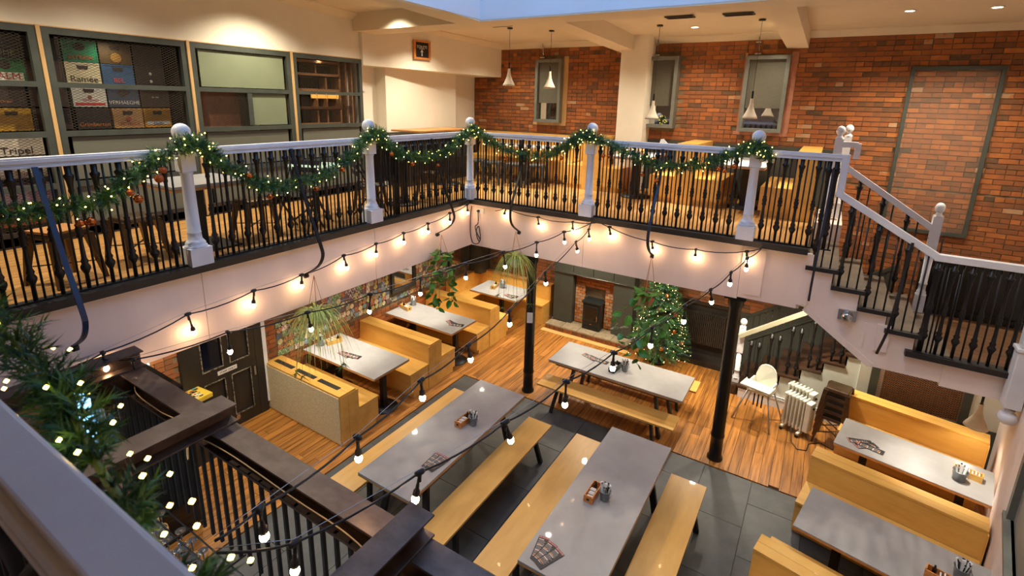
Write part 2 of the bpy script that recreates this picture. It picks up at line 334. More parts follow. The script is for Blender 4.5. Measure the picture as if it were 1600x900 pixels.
# beer mats pasted on the wall
matc = [(206, 196, 170), (80, 104, 124), (170, 92, 74), (204, 176, 96), (96, 130, 100), (60, 62, 64), (190, 134, 90), (150, 170, 180), (120, 70, 50), (180, 200, 150), (90, 60, 90), (220, 214, 200), (110, 140, 150), (170, 150, 110)]
mm = [mat('beer_mat_print_%d' % i, c, matc[(i*5+3) % len(matc)], 0.6, scale=(38, 38, 38), detail=2, ramp=(0.42, 0.5)) for i, c in enumerate(matc)]
pool = []
for i, m in enumerate(mm):
    q = MB()
    if i % 3 == 0: q.lathe([(0.048, 0), (0.048, 0.003)], n=16, smooth=False)
    else: q.box(-0.046, -0.046, 0, 0.046, 0.046, 0.003)
    pool.append(q.mesh('beer_mat', m))
cand = []
for iy in range(46):
    for iz in range(16):
        y = 4.38+iy*0.098; z = 0.74+iz*0.098
        lo = 0.80 if y < 5.2 else 0.92 if y < 6.3 else 0.86
        if z < lo or y > 8.85: continue
        if 6.80 < y < 7.60 and 1.0 < z: continue
        if 8.5 < y and z > 1.1: continue
        if z > 1.36+0.35*(y-4.3)/4: continue
        cand.append((y, z))
for i, (y, z) in enumerate(cand[:300]):
    o = inst('beer_mat', random.choice(pool), wall_left, (XL+0.017+random.uniform(0, 0.002), y+random.uniform(-.006, .006), z+random.uniform(-.006, .006)), (0, pi/2, random.uniform(-0.15, 0.15)))
# plaster behind mats between frames
for k, (y0, y1) in enumerate([(6.82, 7.50), (8.62, 9.42)]):
    t = thing('framed_mirror', ['grey framed mirror among the beer mats above the second booth table', 'grey framed mirror by the corner booth at the far end of the left wall'][k], 'mirror', (XL+0.03, (y0+y1)/2, 1.06))
    w = (y1-y0)/2; f = MB()
    f.box(0, -w, 0, .04, -w+.07, 1.1); f.box(0, w-.07, 0, .04, w, 1.1); f.box(0, -w+.07, 0, .04, w-.07, .07); f.box(0, -w+.07, 1.03, .04, w-.07, 1.1)
    f.build('frame', M_GRILLE, t); f = MB(); f.box(0.005, -w+.07, .07, .02, w-.07, 1.03); f.build('glass', M_PANE, t)
# grey pilaster at the far left corner
b = MB(); b.box(XL, 9.45, 0.8, XL+0.35, 9.84, 2.49); struct('trim_1', b, M_SURR)

# -- right wall (skewed) with pier, window and sill
def skew(y0, y1, x_in, x_out, z0, z1, mb):
    mb.hexa([(wx(y0)-x_in, y0, z0), (wx(y0)+x_out, y0, z0), (wx(y1)+x_out, y1, z0), (wx(y1)-x_in, y1, z0)],
            [(wx(y0)-x_in, y0, z1), (wx(y0)+x_out, y0, z1), (wx(y1)+x_out, y1, z1), (wx(y1)-x_in, y1, z1)]); return mb
b = MB()
skew(-2.5, 3.9, 0.0, 0.3, 0, 6.6, b); skew(3.9, 5.55, 0.0, 0.3, 0, 1.42, b); skew(3.9, 5.55, 0, .3, 2.9, 6.6, b); skew(5.55, 6.72, 0.0, 0.3, 0, 6.6, b); skew(6.72, YB, -0.06, 0.3, 0, 6.6, b)
wr = struct('wall_right', b, M_FASC)
b = MB(); skew(3.88, 5.57, 0.05, 0.2, 1.38, 1.42, b); skew(3.9, 3.98, 0.02, 0.14, 1.42, 2.9, b); skew(5.45, 5.56, 0.03, 0.14, 1.42, 2.9, b); skew(3.98, 5.45, 0.01, .14, 2.08, 2.14, b)
wf = struct('window_1', b, M_WFRAME)
b = MB(); skew(3.98, 5.47, -0.02, 0.05, 1.42, 2.9, b); b.build('window_pane', mat('frosted_window_glass', (128, 126, 116), (116, 114, 104), 0.5, scale=(4, 4, 4)), wf)
# front wall behind the camera
b = MB(); b.box(-8.1, -2.8, 0, 0.9, -2.5, 6.6); struct('wall_front', b, M_CREAM)

# -- upstairs windows in the back wall
lab = ['', '', '']
for k, (x0, z0, x1, z1) in enumerate(WN):
    t = MB(); y = YB-0.16 if k != 1 else YB-0.22
    t.box(x0, y, z0, x0+.06, YB, z1); t.box(x1-.06, y, z0, x1, YB, z1); t.box(x0+.06, y, z0, x1-.06, YB, z0+.06); t.box(x0+.06, y, z1-.06, x1-.06, YB, z1)
    w = struct('window_%d' % (k+2), t, M_WFRAME)
    q = MB(); q.box(x0+.06, YB-.06, z0+.06, x1-.06, YB-.05, z1-.06); q.build('window_pane', M_PANE, w)
    q = MB(); q.box(x0+.065, YB-.09, z0+.40, x1-.065, YB-.085, z1-.06); q.build('roller_blind', M_BLIND, w)
    if k != 1:
        q = MB(); q.box(x0-.09, YB-.02, z0-.06, x1+.09, YB-.008, z0); q.box(x1, YB-.02, z0, x1+.1, YB-.008, z1+.06); q.box(x0-.04 if k == 2 else x0, YB-.02, z0, x0, YB-.008, z1+.06)
        q.build('reveal', M_OAK if k == 0 else M_TERRA, w)
    q = MB(); q.tube([((x0+.18), YB-.14, z1+.02), (x0+.16, YB-.16, z1+.30)], .008); q.box(x0+.12, YB-.18, z1+.02, x0+.22, YB-.12, z1+.04); q.box(x0+.12, YB-.18, z1+.2, x0+.2, YB-.12, z1+.22)
    q.build('window_actuator', M_CHROME, w)

# -- ceilings, beams, skylight
def slabz(mb, x0, y0, x1, y1, th=0.25, zf=zc):
    mb.hexa([(x0, y0, zf(y0)), (x1, y0, zf(y0)), (x1, y1, zf(y1)), (x0, y1, zf(y1))], [(x0, y0, zf(y0)+th), (x1, y0, zf(y0)+th), (x1, y1, zf(y1)+th), (x0, y1, zf(y1)+th)])
SX0, SX1, SY0, SY1 = -4.44, 0.05, 1.5, 6.20
b = MB(); slabz(b, -7.3, -2.6, SX0-.02, YB+.1); slabz(b, SX0-.02, SY1+.02, 4.2, YB+.1); slabz(b, SX0-.02, -2.6, 4.2, SY0-.02); slabz(b, SX1+.02, SY0-.02, 4.2, SY1+.02)
struct('ceiling', b, M_CEIL)
b = MB()
def beam(x0, y0, x1, y1, top=6.9):
    b.hexa([(x0, y0, zs(y0)), (x1, y0, zs(y0)), (x1, y1, zs(y1)), (x0, y1, zs(y1))], [(x0, y0, top), (x1, y0, top), (x1, y1, top), (x0, y1, top)])
beam(XL, 6.20, 3.2, 6.62, 6.3); beam(-4.88, -2.5, SX0, 6.20, 6.3); beam(SX1, -2.5, SX1+.4, 6.20, 6.3); beam(SX0, SY0-.4, SX1, SY0, 6.3)
beam(-3.66, 6.62, -3.32, YB, 6.3); beam(-0.85, 6.62, -0.54, YB, 6.3)
struct('trim_2', b, M_CEIL)
b = MB()   # cornice at back wall and left wall, and along the beams
for (x0, x1) in ((-6.45, -3.66), (-3.32, -.85), (-.54, 3.4)):
    b.hexa([(x0, YB-.16, zc(YB)-.015), (x1, YB-.16, zc(YB)-.015), (x1, YB-.01, zc(YB)-.10), (x0, YB-.01, zc(YB)-.10)], [(x0, YB-.16, zc(YB)+.01), (x1, YB-.16, zc(YB)+.01), (x1, YB, zc(YB)+.01), (x0, YB, zc(YB)+.01)])
b.hexa([(XL, -2.4, zc(-2.4)-.10), (XL+.14, -2.4, zc(-2.4)-.02), (XL+.14, 6.2, zc(6.2)-.02), (XL, 6.2, zc(6.2)-.10)], [(XL, -2.4, zc(-2.4)), (XL+.14, -2.4, zc(-2.4)), (XL+.14, 6.2, zc(6.2)), (XL, 6.2, zc(6.2))])
b.hexa([(-7.0, 6.62, zc(6.6)-.10), (-6.8, 6.62, zc(6.6)-.02), (-6.32, YB, zc(YB)-.02), (-6.46, YB, zc(YB)-.10)], [(-7.0, 6.62, zc(6.6)), (-6.8, 6.62, zc(6.6)), (-6.32, YB, zc(YB)), (-6.46, YB, zc(YB))])
struct('trim_3', b, M_CEIL)
b = MB(); H = 7.7
b.box(SX0-.1, SY0-.1, 5.96, SX0+.004, SY1+.1, H); b.box(SX1-.004, SY0-.1, 5.96, SX1+.1, SY1+.1, H); b.box(SX0, SY0-.1, 6.12, SX1, SY0+.004, H); b.box(SX0, SY1-.004, 5.95, SX1, SY1+.1, H)
struct('skylight_well', b, M_WELL)
b = MB(); b.box(-3.54, 9.42, ZU, -3.03, 9.84, 6.3); struct('trim_4', b, M_CREAM)   # square white pier upstairs
# -- balcony slabs
b = MB(); b.box(XL, -2.5, ZS, -4.99, YB, ZU-.03); b.box(-4.99, 6.74, ZS, -0.05, YB, ZU-.03); b.box(-0.05, 8.6, 2.6, 0.3, YB, ZU-.03)
b.box(-4.99, -2.5, ZS, wx(0)+.3, 0.10, ZU-.03)
struct('balcony_slab', b, M_FASC)
b = MB()
for (y0, y1) in ((-2.4, 0.2), (.205, 2.355), (2.36, 4.565), (4.57, 6.72)): b.box(-4.99, y0, ZS-.02, -4.965, y1, 3.2)
for (x0, x1) in ((-4.965, -2.905), (-2.9, -0.745)): b.box(x0, 6.715, ZS-.02, x1, 6.74, 3.2)
b.box(-0.74, 6.70, 2.50, -0.08, 6.74, 3.2); b.box(-0.70, 6.685, 2.56, -.48, 6.70, 3.16); b.box(-0.08, 6.68, 2.56, 0.02, 6.74, 3.2)
struct('trim_5', b, M_FASC)
b = MB()
b.box(-5.10, -2.4, 3.20, -4.90, 6.80, 3.27); b.box(-4.90, 6.60, 3.20, -0.05, 6.80, 3.27); b.box(-5.0, 0.02, 3.2, wx(0)-.02, 0.22, 3.27)
struct('trim_6', b, M_KERB)
# -- floors
fl = MB(); fl.box(XL, -2.5, -0.12, 4.2, YB, -0.022); floor = struct('floor', fl, M_UNDER)
def plank_run(parent, x0, x1, y0, y1, z, w, Ls, th, m, gap=.0045):
    x = x0; i = 0; cache = {}
    while x < x1-.02:
        ww = min(w, x1-x); y = y0-random.uniform(0, Ls*0.8) ; 
        while y < y1-.01:
            a = max(y, y0); e = min(y+Ls*random.uniform(0.8, 1.2), y1)
            if y1-e < 0.5: e = y1
            if e-a > .05:
                k = (round(ww, 3), round(e-a, 1)); L_ = e-a-gap
                q = MB(); q.box(-ww/2+gap/2, 0, -th, ww/2-gap/2, L_, 0)
                o = q.build('plank', m, parent, loc=(x+ww/2, a, z+random.uniform(-.0012, .0008)))
            y = e
        x += w; i += 1
plank_run(floor, XL, 2.75, 6.66, YB, 0, 0.125, 2.2, .022, M_PLANK)
plank_run(floor, XL, -5.06, 1.0, 6.66, 0, 0.125, 2.6, .022, M_PLANK)
SL = MB(); SL.box(-5.05, -2.5, -0.022, 4.0, 6.64, -0.012)
slate_bed = struct('floor_slate_bed', SL, M_GROUT)
x = -5.04; ci = 0
while x < 2.6:
    y = 6.635-(0.0 if ci % 2 else 0.45)
    w = .6
    ys = [6.635]+[y-.9*k for k in range(0 if ci % 2 == 0 else 1, 9)]
    for k in range(len(ys)-1):
        if ys[k+1] < -1.6 or ys[k]-ys[k+1] < .1: continue
        q = MB(); q.box(x+.003, ys[k+1]+.003, -.02, x+w-.003, ys[k]-.003, 0); q.build('slate_tile', M_SLATE, slate_bed, loc=(0, 0, random.uniform(-.001, .0008)))
    x += w; ci += 1
uf = MB(); uf.box(XL, -2.4, ZU-.05, -5.0, YB, ZU-.021); uf.box(-5.0, 6.75, ZU-.05, -0.05, YB, ZU-.021); floor_up = struct('floor_upper', uf, M_UNDER)
plank_run(floor_up, XL, -5.0, -0.6, YB, ZU, 0.105, 3.2, .02, M_PLANK2, .004)
plank_run(floor_up, -5.0, -0.06, 6.75, YB, ZU, 0.105, 3.3, .02, M_PLANK2, .004)
b = MB(); b.box(XL, -1, ZU, XL+.03, 6.36, ZU+.16); struct('baseboard_1', b, M_DARKROOM)

# -- cast iron columns
cm = MB(); cm.lathe([(.105, 0), (.105, .03), (.085, .05), (.085, .35), (.092, .36), (.092, .39), (.083, .41), (.078, 2.30), (.10, 2.34), (.10, 2.40), (.12, 2.49)], n=24)
for k, (x, y) in enumerate([(-.76, 6.86), (-3.84, 6.86)]):
    t = thing('iron_column', ['black iron column in front of the stair foot', 'black iron column between fireplace booth and long tables, with taped paper label'][k], 'column', (x, y, 0))
    cm.build('shaft', M_BLACK, t)
    q = MB(); q.box(-.13, -.13, 2.44, .13, .13, 2.49); q.build('capital', M_BLACK, t)
    if k: q = MB(); q.box(-.05, -.0875, 1.30, .045, -.078, 1.48); q.build('paper_label', M_PAPER, t, rz=.45)

# ------------------------------------------------------------------ partition with crates (upstairs left)
def expanded(mb, x, y0, z0, y1, z1, p=0.027, t=0.0022, ax='x'):
    """diagonal strands of an expanded-metal panel in plane x (or y when ax='y')."""
    W_, H_ = y1-y0, z1-z0; asp = 0.52
    def pt(u, v, d): return (x+d, y0+u, z0+v) if ax == 'x' else (y0+u, x+d, z0+v)
    for sgn in (1, -1):
        c = -H_/asp if sgn > 0 else 0
        while c < W_+(H_/asp if sgn < 0 else 0):
            u0, v0 = c, 0.0; u1, v1 = c+sgn*H_/asp, H_
            pts = []
            for (ua, va, ub, vb) in ((u0, v0, u1, v1),):
                ta, tb = 0.0, 1.0; du = ub-ua
                if du:
                    t0, t1 = (0-ua)/du, (W_-ua)/du
                    if t0 > t1: t0, t1 = t1, t0
                    ta, tb = max(ta, t0), min(tb, t1)
                if tb-ta > 0.001:
                    A = (ua+du*ta, va+(vb-va)*ta); B = (ua+du*tb, va+(vb-va)*tb)
                    n = t
                    vs = [pt(A[0], A[1]-n, 0), pt(B[0], B[1]-n, 0), pt(B[0], B[1]+n, 0), pt(A[0], A[1]+n, 0)]
                    mb.add(vs, [(0, 1, 2, 3)])
            c += p*2
    return mb
P = thing('partition_screen', 'grey-green framed partition of mesh and sage panels above the left balcony', 'partition', (XL, 3.5, ZU))
bx = MB(); py, pz = 3.5, ZU
def fr(y0, z0, y1, z1, x0=-.03, x1=.03, mb=None): (mb or bx).box(x0, y0-py, z0-pz, x1, y1-py, z1-pz)
posts = [(0.55, 2.06), (2.10, 3.50), (3.54, 4.96), (5.0, 6.33)]
for (a, c) in [(-.9, .51)]+posts:
    fr(a, 5.42, c, 5.49); fr(a+.065, 4.37, c-.065, 4.43); fr(a, 3.27, a+.065, 5.42); fr(c-.065, 3.27, c, 5.42); fr(a+.065, 4.885, c-.065, 4.94)
    fr(a+.065, 3.82, c-.065, 3.88); fr(a+.065, 3.27, c-.065, 3.36)
bx.build('frame', M_FRAME, P)
for y in (.53, 2.08, 3.52, 4.98):
    q = MB(); q.box(.0, y-.017-py, .02, .045, y+.017-py, 5.5-pz); q.build('cover_strip', M_OAK, P)
q = MB(); q.box(-.02, -.9-py, 5.49-pz, .035, 6.33-py, 5.50-pz); q.build('top_strip', M_OAK, P)
for (y0, z0, y1, z1, m) in [(3.65, 4.95, 4.85, 5.41, M_PANEL), (4.30, 4.44, 4.85, 4.88, M_PANEL), (3.65, 3.9, 4.85, 4.36, M_PANEL2), (3.65, 3.36, 4.85, 3.82, M_PANEL2), (5.11, 3.9, 6.25, 4.36, M_PANEL2), (5.11, 3.36, 6.25, 3.82, M_PANEL2), (2.21, 3.36, 3.39, 3.82, M_PANEL2), (2.21, 3.9, 3.39, 4.36, M_PANEL2), (-.82, 3.36, .4, 4.36, M_PANEL2)]:
    q = MB(); q.box(-.012, y0-py, z0-pz, 0, y1-py, z1-pz); q.build('infill_panel', m, P)
q = MB(); q.box(-.03, 4.24-py, 4.44-pz, .03, 4.31-py, 4.88-pz); q.build('mullion', M_FRAME, P)
q = MB(); q.box(-.22, 3.66-py, 4.4-pz, -.2, 4.24-py, 4.9-pz); q.build('backing_board', mat('rust_red_board', (176, 112, 72), (132, 82, 52), .8, scale=(20, 20, 20)), P)
for (y0, z0, y1, z1) in [(.66, 4.95, 1.95, 5.41), (.66, 4.44, 1.95, 4.88), (.66, 3.9, 1.95, 4.36), (.66, 3.36, 1.95, 3.82), (2.21, 4.95, 3.39, 5.41), (2.21, 4.44, 3.39, 4.88), (3.65, 4.44, 4.24, 4.88), (5.11, 4.95, 6.25, 5.41), (5.11, 4.44, 6.25, 4.88)]:
    q = MB(); expanded(q, .004, y0-py, z0-pz, y1-py, z1-pz); o = q.build('mesh_panel', M_MESH, P)
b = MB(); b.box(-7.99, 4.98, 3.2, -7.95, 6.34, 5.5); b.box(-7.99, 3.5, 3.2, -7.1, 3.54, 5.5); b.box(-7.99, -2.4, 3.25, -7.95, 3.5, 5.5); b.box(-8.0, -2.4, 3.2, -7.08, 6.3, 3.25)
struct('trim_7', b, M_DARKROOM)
# beer crates
def crate(y, z, w, body, hole, txt, tcol, lab, sub=None, band=None, size=.06, font=1.0, slot='slot', emblem=None, x=-7.32, h=.235):
    t = thing('beer_crate', lab, 'crate', (x, y+w/2, z), group='crates behind the mesh screen')
    m = flat('crate_plastic_%d_%d_%d' % body, body, .5) if 'crate_plastic_%d_%d_%d' % body not in MATS else MATS['crate_plastic_%d_%d_%d' % body]
    q = MB(); hw = w/2-.004
    q.box(-.24, -hw, 0, -.012, hw, h-.004)
    q.box(-.012, -hw, 0, 0, hw, .012); q.box(-.012, -hw, h-.018, 0, hw, h-.004); q.box(-.012, -hw, .012, 0, -hw+.012, h-.018); q.box(-.012, hw-.012, .012, 0, hw, h-.018)
    q.box(-.012, -hw+.012, .012, -.004, hw-.012, h-.018)
    q.build('body', m, t)
    if hole:
        q = MB(); a = .055
        if slot == 'round': q.add([(0.0006, a*cos(pi*2*k/16), h-.07+.042*sin(pi*2*k/16)) for k in range(16)], [tuple(range(16))])
        else: q.add([(0.0006, a, h-.035), (0.0006, -a, h-.035), (0.0006, -a*.8, h-.075), (0.0006, a*.8, h-.075)], [(0, 1, 2, 3)])
        q.build('handle_slot', M_DARKROOM, t)
    if band: q = MB(); q.box(.0002, -hw+.02, band[0], .001, hw-.02, band[1]); q.build('label_band', MATS.get('band%d_%d_%d' % band[2]) or flat('band%d_%d_%d' % band[2], band[2]), t)
    if emblem: q = MB(); q.lathe([(emblem[1], 0), (emblem[1], .001)], n=14, smooth=False, M=Matrix.Translation((.001, 0, emblem[0])) @ Matrix.Rotation(pi/2, 4, 'Y')); q.build('emblem', MATS.get('emb%d_%d_%d' % emblem[2]) or flat('emb%d_%d_%d' % emblem[2], emblem[2]), t)
    if txt: text(txt, t, size, (.0022, 0, .05 if not isinstance(sub, float) else sub), FLX, MATS.get('ink%d_%d_%d' % tcol) or flat('ink%d_%d_%d' % tcol, tcol), sx=font)
    return t
DK = (54, 38, 28); DK2 = (64, 46, 34)
Z = [5.172, 4.935, 4.68, 4.43]; Y = [2.0, 2.34, 2.68, 3.02, 3.30]
C = crate
C(Y[0], Z[0], .33, (60, 56, 44), 0, 'lf', (220, 170, 30), 'dark crate with a yellow mark at the left of the top row', size=.10)
C(Y[1], Z[0], .33, (24, 140, 88), 1, 'ESTREIN', (214, 96, 40), 'bright green crate with orange lettering in the top row', slot='round', size=.062)
C(Y[2], Z[0], .33, (92, 70, 36), 1, 'Or', (176, 128, 50), 'olive-brown crate with a gold oval crest', emblem=(.07, .055, (160, 116, 46)), size=.05)
C(Y[3], Z[0], .33, DK, 0, '', DK, 'plain dark brown crate at the right end of the top row')
C(Y[0], Z[1], .33, DK2, 0, 'lle', (220, 214, 200), 'dark crate with small white letters left of the cream crate', size=.06)
C(Y[1], Z[1], .33, (214, 200, 158), 1, 'Ramée', (40, 30, 26), 'cream crate with black gothic lettering', size=.095)
C(Y[2], Z[1], .33, (52, 88, 124), 1, 'BEL', (220, 80, 60), 'blue crate with red lettering and a white sticker', size=.075)
C(Y[3], Z[1], .33, (48, 34, 26), 0, ':', (214, 210, 200), 'dark brown crate with two white tape marks', size=.26, sub=.12)
C(Y[0], Z[2], .33, DK, 0, 'or', (200, 120, 40), 'dark crate with a small orange mark in the third row', size=.05)
C(Y[1]+.02, Z[2], .33, (196, 192, 178), 1, 'TER DOLEN', (190, 40, 36), 'white crate with a red band and small crest', emblem=(.11, .022, (120, 60, 50)), band=(.018, .045, (180, 32, 32)), size=.03, sub=.075)
C(Y[2]+.02, Z[2], .33, (56, 62, 78), 1, 'VERHAEGHE', (214, 204, 180), 'slate-blue crate with pale capital lettering', slot='round', size=.058)
C(Y[3]+.02, Z[2], .33, (60, 44, 32), 0, 'bocke', (190, 184, 170), 'brown crate with tiny white letters at the end of the third row', size=.03, sub=.12)
C(Y[0], Z[3], .33, DK2, 0, '', DK, 'dark crate at the left end of the bottom row')
C(Y[1]+.03, Z[3], .33, (48, 34, 26), 0, 'Grimberten', (206, 120, 40), 'dark brown crate with orange gothic lettering', size=.062)
C(Y[2]+.04, Z[3], .32, (206, 156, 96), 1, 'LESTERDUE', (180, 60, 44), 'tan crate with a round red crest', emblem=(.11, .03, (196, 96, 66)), size=.045)
C(Y[3]+.03, Z[3], .31, (226, 158, 26), 1, 'Jupiler', (40, 60, 120), 'orange-yellow crate with white label and blue lettering', band=(.035, .075, (224, 220, 210)), size=.045)
y1 = 1.68
C(y1-.0, Z[0], .33, (70, 62, 48), 0, 'HOME', (190, 180, 150), 'olive crate with grey letters above the green crate at far left', size=.07)
C(y1+.0, Z[1], .33, (40, 120, 62), 1, 'PALM', (170, 30, 30), 'green crate with big red letters on a white band', band=(.01, .09, (222, 216, 196)), size=.095, slot='round')
C(y1-.34, Z[0], .33, DK, 0, '', DK, 'dark crate beside the olive crate, leftmost of the top row')
C(y1-.34, Z[1], .33, DK2, 0, '', DK, 'dark crate beside the green crate, leftmost of the second row')
C(y1-.04, Z[2], .33, DK, 0, 'Orval', (190, 110, 40), 'dark crate above the bright yellow crate at far left', size=.04)
C(y1-.02, Z[3], .33, (214, 160, 20), 1, '', DK, 'bright yellow crate with a square hand hole at far left')
C(y1-.34, Z[2], .33, DK2, 0, '', DK, 'dark crate, leftmost of the third row')
C(y1-.36, Z[3], .33, (190, 140, 24), 0, '', DK, 'yellow crate partly cut off at the left edge')
C(y1-.10, 4.17, .46, (226, 212, 192), 0, 'Tripel', (40, 30, 28), 'cream crate with black gothic lettering just above the left handrail', size=.11, h=.2)
C(y1-.10, 3.93, .46, (206, 190, 172), 0, 'Trix', (150, 90, 60), 'pale crate seen between balusters at far left', size=.08, h=.23)
C(y1-.10, 3.66, .46, (150, 120, 130), 0, '', DK, 'mauve crate low behind the screen at far left', h=.2)
C(y1-.10, 3.42, .46, (186, 80, 48), 0, '', DK, 'red crate at floor level behind the screen', h=.2)
# shelf unit behind the last mesh panel
t = thing('wooden_rack', 'open timber rack with five shelves behind the mesh near the recess', 'shelf', (-7.40, 5.62, 4.36), group=None)
q = MB()
for z in (.02, .28, .56, .80, 1.0): q.box(-.02, -.56, z, .2, .38, z+.022); q.box(.17, -.56, z, .2, .38, z+.06)
q.build('shelf', M_SHELF, t); q = MB()
for y in (-.56, .36, .50, .62): q.box(-.02, y, 0, .2, y+.03, 1.08)
for (y, a, c) in ((-.09, 0, .8), (-.09, .56, 1.02), (.1, .02, .56), (.1, .56, .8)): q.box(.02, y, a, .18, y+.03, c)
q.build('upright', M_SHELF, t); q = MB(); q.box(-.03, -.56, 0, -.02, .65, 1.08); q.build('back', M_DARKROOM, t)
q = MB(); q.prism([(.1, .55, .03), (.1, .66, .03), (.1, .62, .95)], (.02, 0, 0)); q.build('white_offcut', M_PAPER, t)
t = thing('coat_rack', 'short pine coat rack with three white-tipped hooks on the screen', 'coat rack', (XL+.03, 5.53, 4.86))
q = MB(); q.box(.002, -.26, -.03, .022, .26, .03); q.build('board', M_PLY, t)
for y in (-.18, .01, .2):
    q = MB(); q.tube([(.022, y, .06), (.05, y, .02), (.06, y, -.04), (.04, y, -.05)], .005); q.ball((.04, y, -.055), .011, 8, 5); q.build('hook', M_CHROME, t)
for y in (1.3, 2.75, 5.6): spot('store_fill', (-7.20, y, 5.44), 1.6, 160, .8, NEUT, .04, (0, R(-12), 0))  # fill spots added to brighten the crates and rack behind the mesh
# toilets sign
t = thing('toilet_sign', 'small pine-framed chalkboard sign with an upward arrow on the cream bulkhead', 'sign', (-6.775, 7.58, 5.75), rot=(0, 0, -.147))
q = MB(); w, h = .2, .17
q.box(0, -w, -h, .03, w, -h+.035); q.box(0, -w, h-.035, .03, w, h); q.box(0, -w, -h+.035, .03, -w+.045, h-.035); q.box(0, w-.045, -h+.035, .03, w, h-.035)
q.build('frame', M_ORANGEWOOD, t); q = MB(); q.box(0, -w+.045, -h+.035, .012, w-.045, h-.035); q.build('board', M_CHALK, t)
text('TOILETS', t, .07, (.014, 0, .05), FLX, M_PAPER, sx=.95)
q = MB(); q.box(.013, -.01, -.11, .015, .01, -.03); q.prism([(.013, -.035, -.04), (.013, .035, -.04), (.013, 0, .01)], (.002, 0, 0)); q.box(.013, -.06, .012, .015, .06, .018); q.build('arrow', M_PAPER, t)
t = MB(); t.box(-7.30, 6.52, 4.98, -7.27, 6.56, 5.06); t.box(-7.30, 6.56, 4.97, -7.27, 6.62, 4.99); tag(t.build('door_contact', M_WHITE), 'small white bracket high in the recess beside the mesh screen', 'bracket')

# ------------------------------------------------------------------ railings
HB = 1.03
bal_prof = [(.013, 0), (.013, .14), (.018, .15), (.030, .185), (.030, .20), (.018, .225), (.024, .245), (.016, .27), (.013, .40), (.014, .44), (.023, .455), (.017, .47), (.022, .50), (.022, .515), (.016, .53), (.020, .545), (.013, .56), (.0125, .80), (.018, .82), (.015, .84), (.021, .90), (.030, .935), (.030, .945), (.018, .955), (.02, 1.03)]
bm_ = MB(); bm_.lathe([(r_*1.22, z_) for r_, z_ in bal_prof], n=8); ME_BAL = bm_.mesh('baluster', M_IRON)
bm_ = MB(); bm_.lathe([(.0085, 0), (.0085, 1.0)], n=6); ME_ROD = bm_.mesh('plain_rod', M_IRON)
def balrow(t, d0, d1, axis, z0f, z1f, step=.163, off=0.0, first=True):
    n = max(1, int(round((d1-d0)/step))); s = (d1-d0)/n
    for i in range(n):
        for k, fr_ in enumerate((.5, .8333, 1.1667)):
            d = d0+s*(i+fr_)
            if d > d1-.02: continue
            zb, zt = z0f(d), z1f(d); p = (d, 0, zb) if axis == 'x' else (0, d, zb)
            if k == 0: inst('baluster', ME_BAL, t, p, (0, 0, random.random()), (1, 1, (zt-zb)/1.03))
            else: inst('rod', ME_ROD, t, p, (0, 0, 0), (1, 1, zt-zb))
def rail(name, label, x, y, axis, d1, z0=3.27, zt=4.37, grp='white-topped balcony railing sections'):
    t = thing(name, label, 'railing', (x, y, 0), group=grp)
    balrow(t, 0, d1, axis, lambda d: z0, lambda d: zt-.07)
    q = MB()
    for (w, a, c) in ((.035, zt-.08, zt-.062), (.026, zt-.062, zt-.045), (.038, zt-.045, zt-.012), (.030, zt-.012, zt)):
        if axis == 'x': q.box(0, -w, a, d1, w, c)
        else: q.box(-w, 0, a, w, d1, c)
    q.build('handrail', M_WHITE, t, bevel=.004)
    q = MB()
    if axis == 'x': q.box(0, -.02, z0, d1, .02, z0+.015)
    else: q.box(-.02, 0, z0, .02, d1, z0+.015)
    q.build('base_rail', M_IRON, t); return t
RX, RY = -5.0, 6.70
rail('balcony_railing', 'left balcony railing from the left picture edge to the second white post', RX, .24, 'y', 2.02)
rail('balcony_railing', 'left balcony railing in front of the trestle table', RX, 2.46, 'y', 2.0)
rail('balcony_railing', 'left balcony railing between the dark board and the corner post', RX, 4.67, 'y', 1.93)
rail('balcony_railing', 'back balcony railing just right of the corner post', -4.9, RY, 'x', 1.9)
rail('balcony_railing', 'middle back balcony railing in front of the square white pier', -2.8, RY, 'x', 1.93)
rail('balcony_railing', 'short back railing between the last post and the stair', -.67, RY, 'x', .84)
postm = MB()
postm.box(-.10, -.10, 0, .10, .10, .17); postm.lathe([(.098, .17), (.098, .185), (.085, .19), (.088, .21), (.070, .235), (.062, .25), (.058, .30), (.060, .305), (.060, .315), (.057, .32), (.050, .86), (.056, .87), (.056, .885), (.05, .89)], n=20)
postm.box(-.062, -.062, .89, .062, .062, 1.08); postm.lathe([(.062, 1.08), (.045, 1.10), (.03, 1.13), (.04, 1.15), (.03, 1.17)], n=16); postm.ball((0, 0, 1.245), .078, 18, 12)
PM = postm.mesh('newel_shaft', M_WHITE)
for (x, y, lb) in [(RX, 2.36, 'white turned balcony post at left, garland over its top'), (RX, 4.57, 'white turned post left of the dark board on the balcony'), (RX+.02, RY, 'white corner post where the two balcony railings meet'), (-2.86, RY, 'white turned post left of the square pier on the back balcony'), (-.74, RY, 'white turned post on the back balcony nearest the stair')]:
    t = thing('balcony_post', lb, 'post', (x, y, 3.27), group='white balcony posts with ball finials'); inst('shaft', PM, t)
# near railing in front of the camera
t = rail('balcony_railing', 'blurred near white handrail at the lower left corner', -5.0, .103, 'x', 5.4, zt=4.37)
t.rotation_euler = (0, 0, .012)
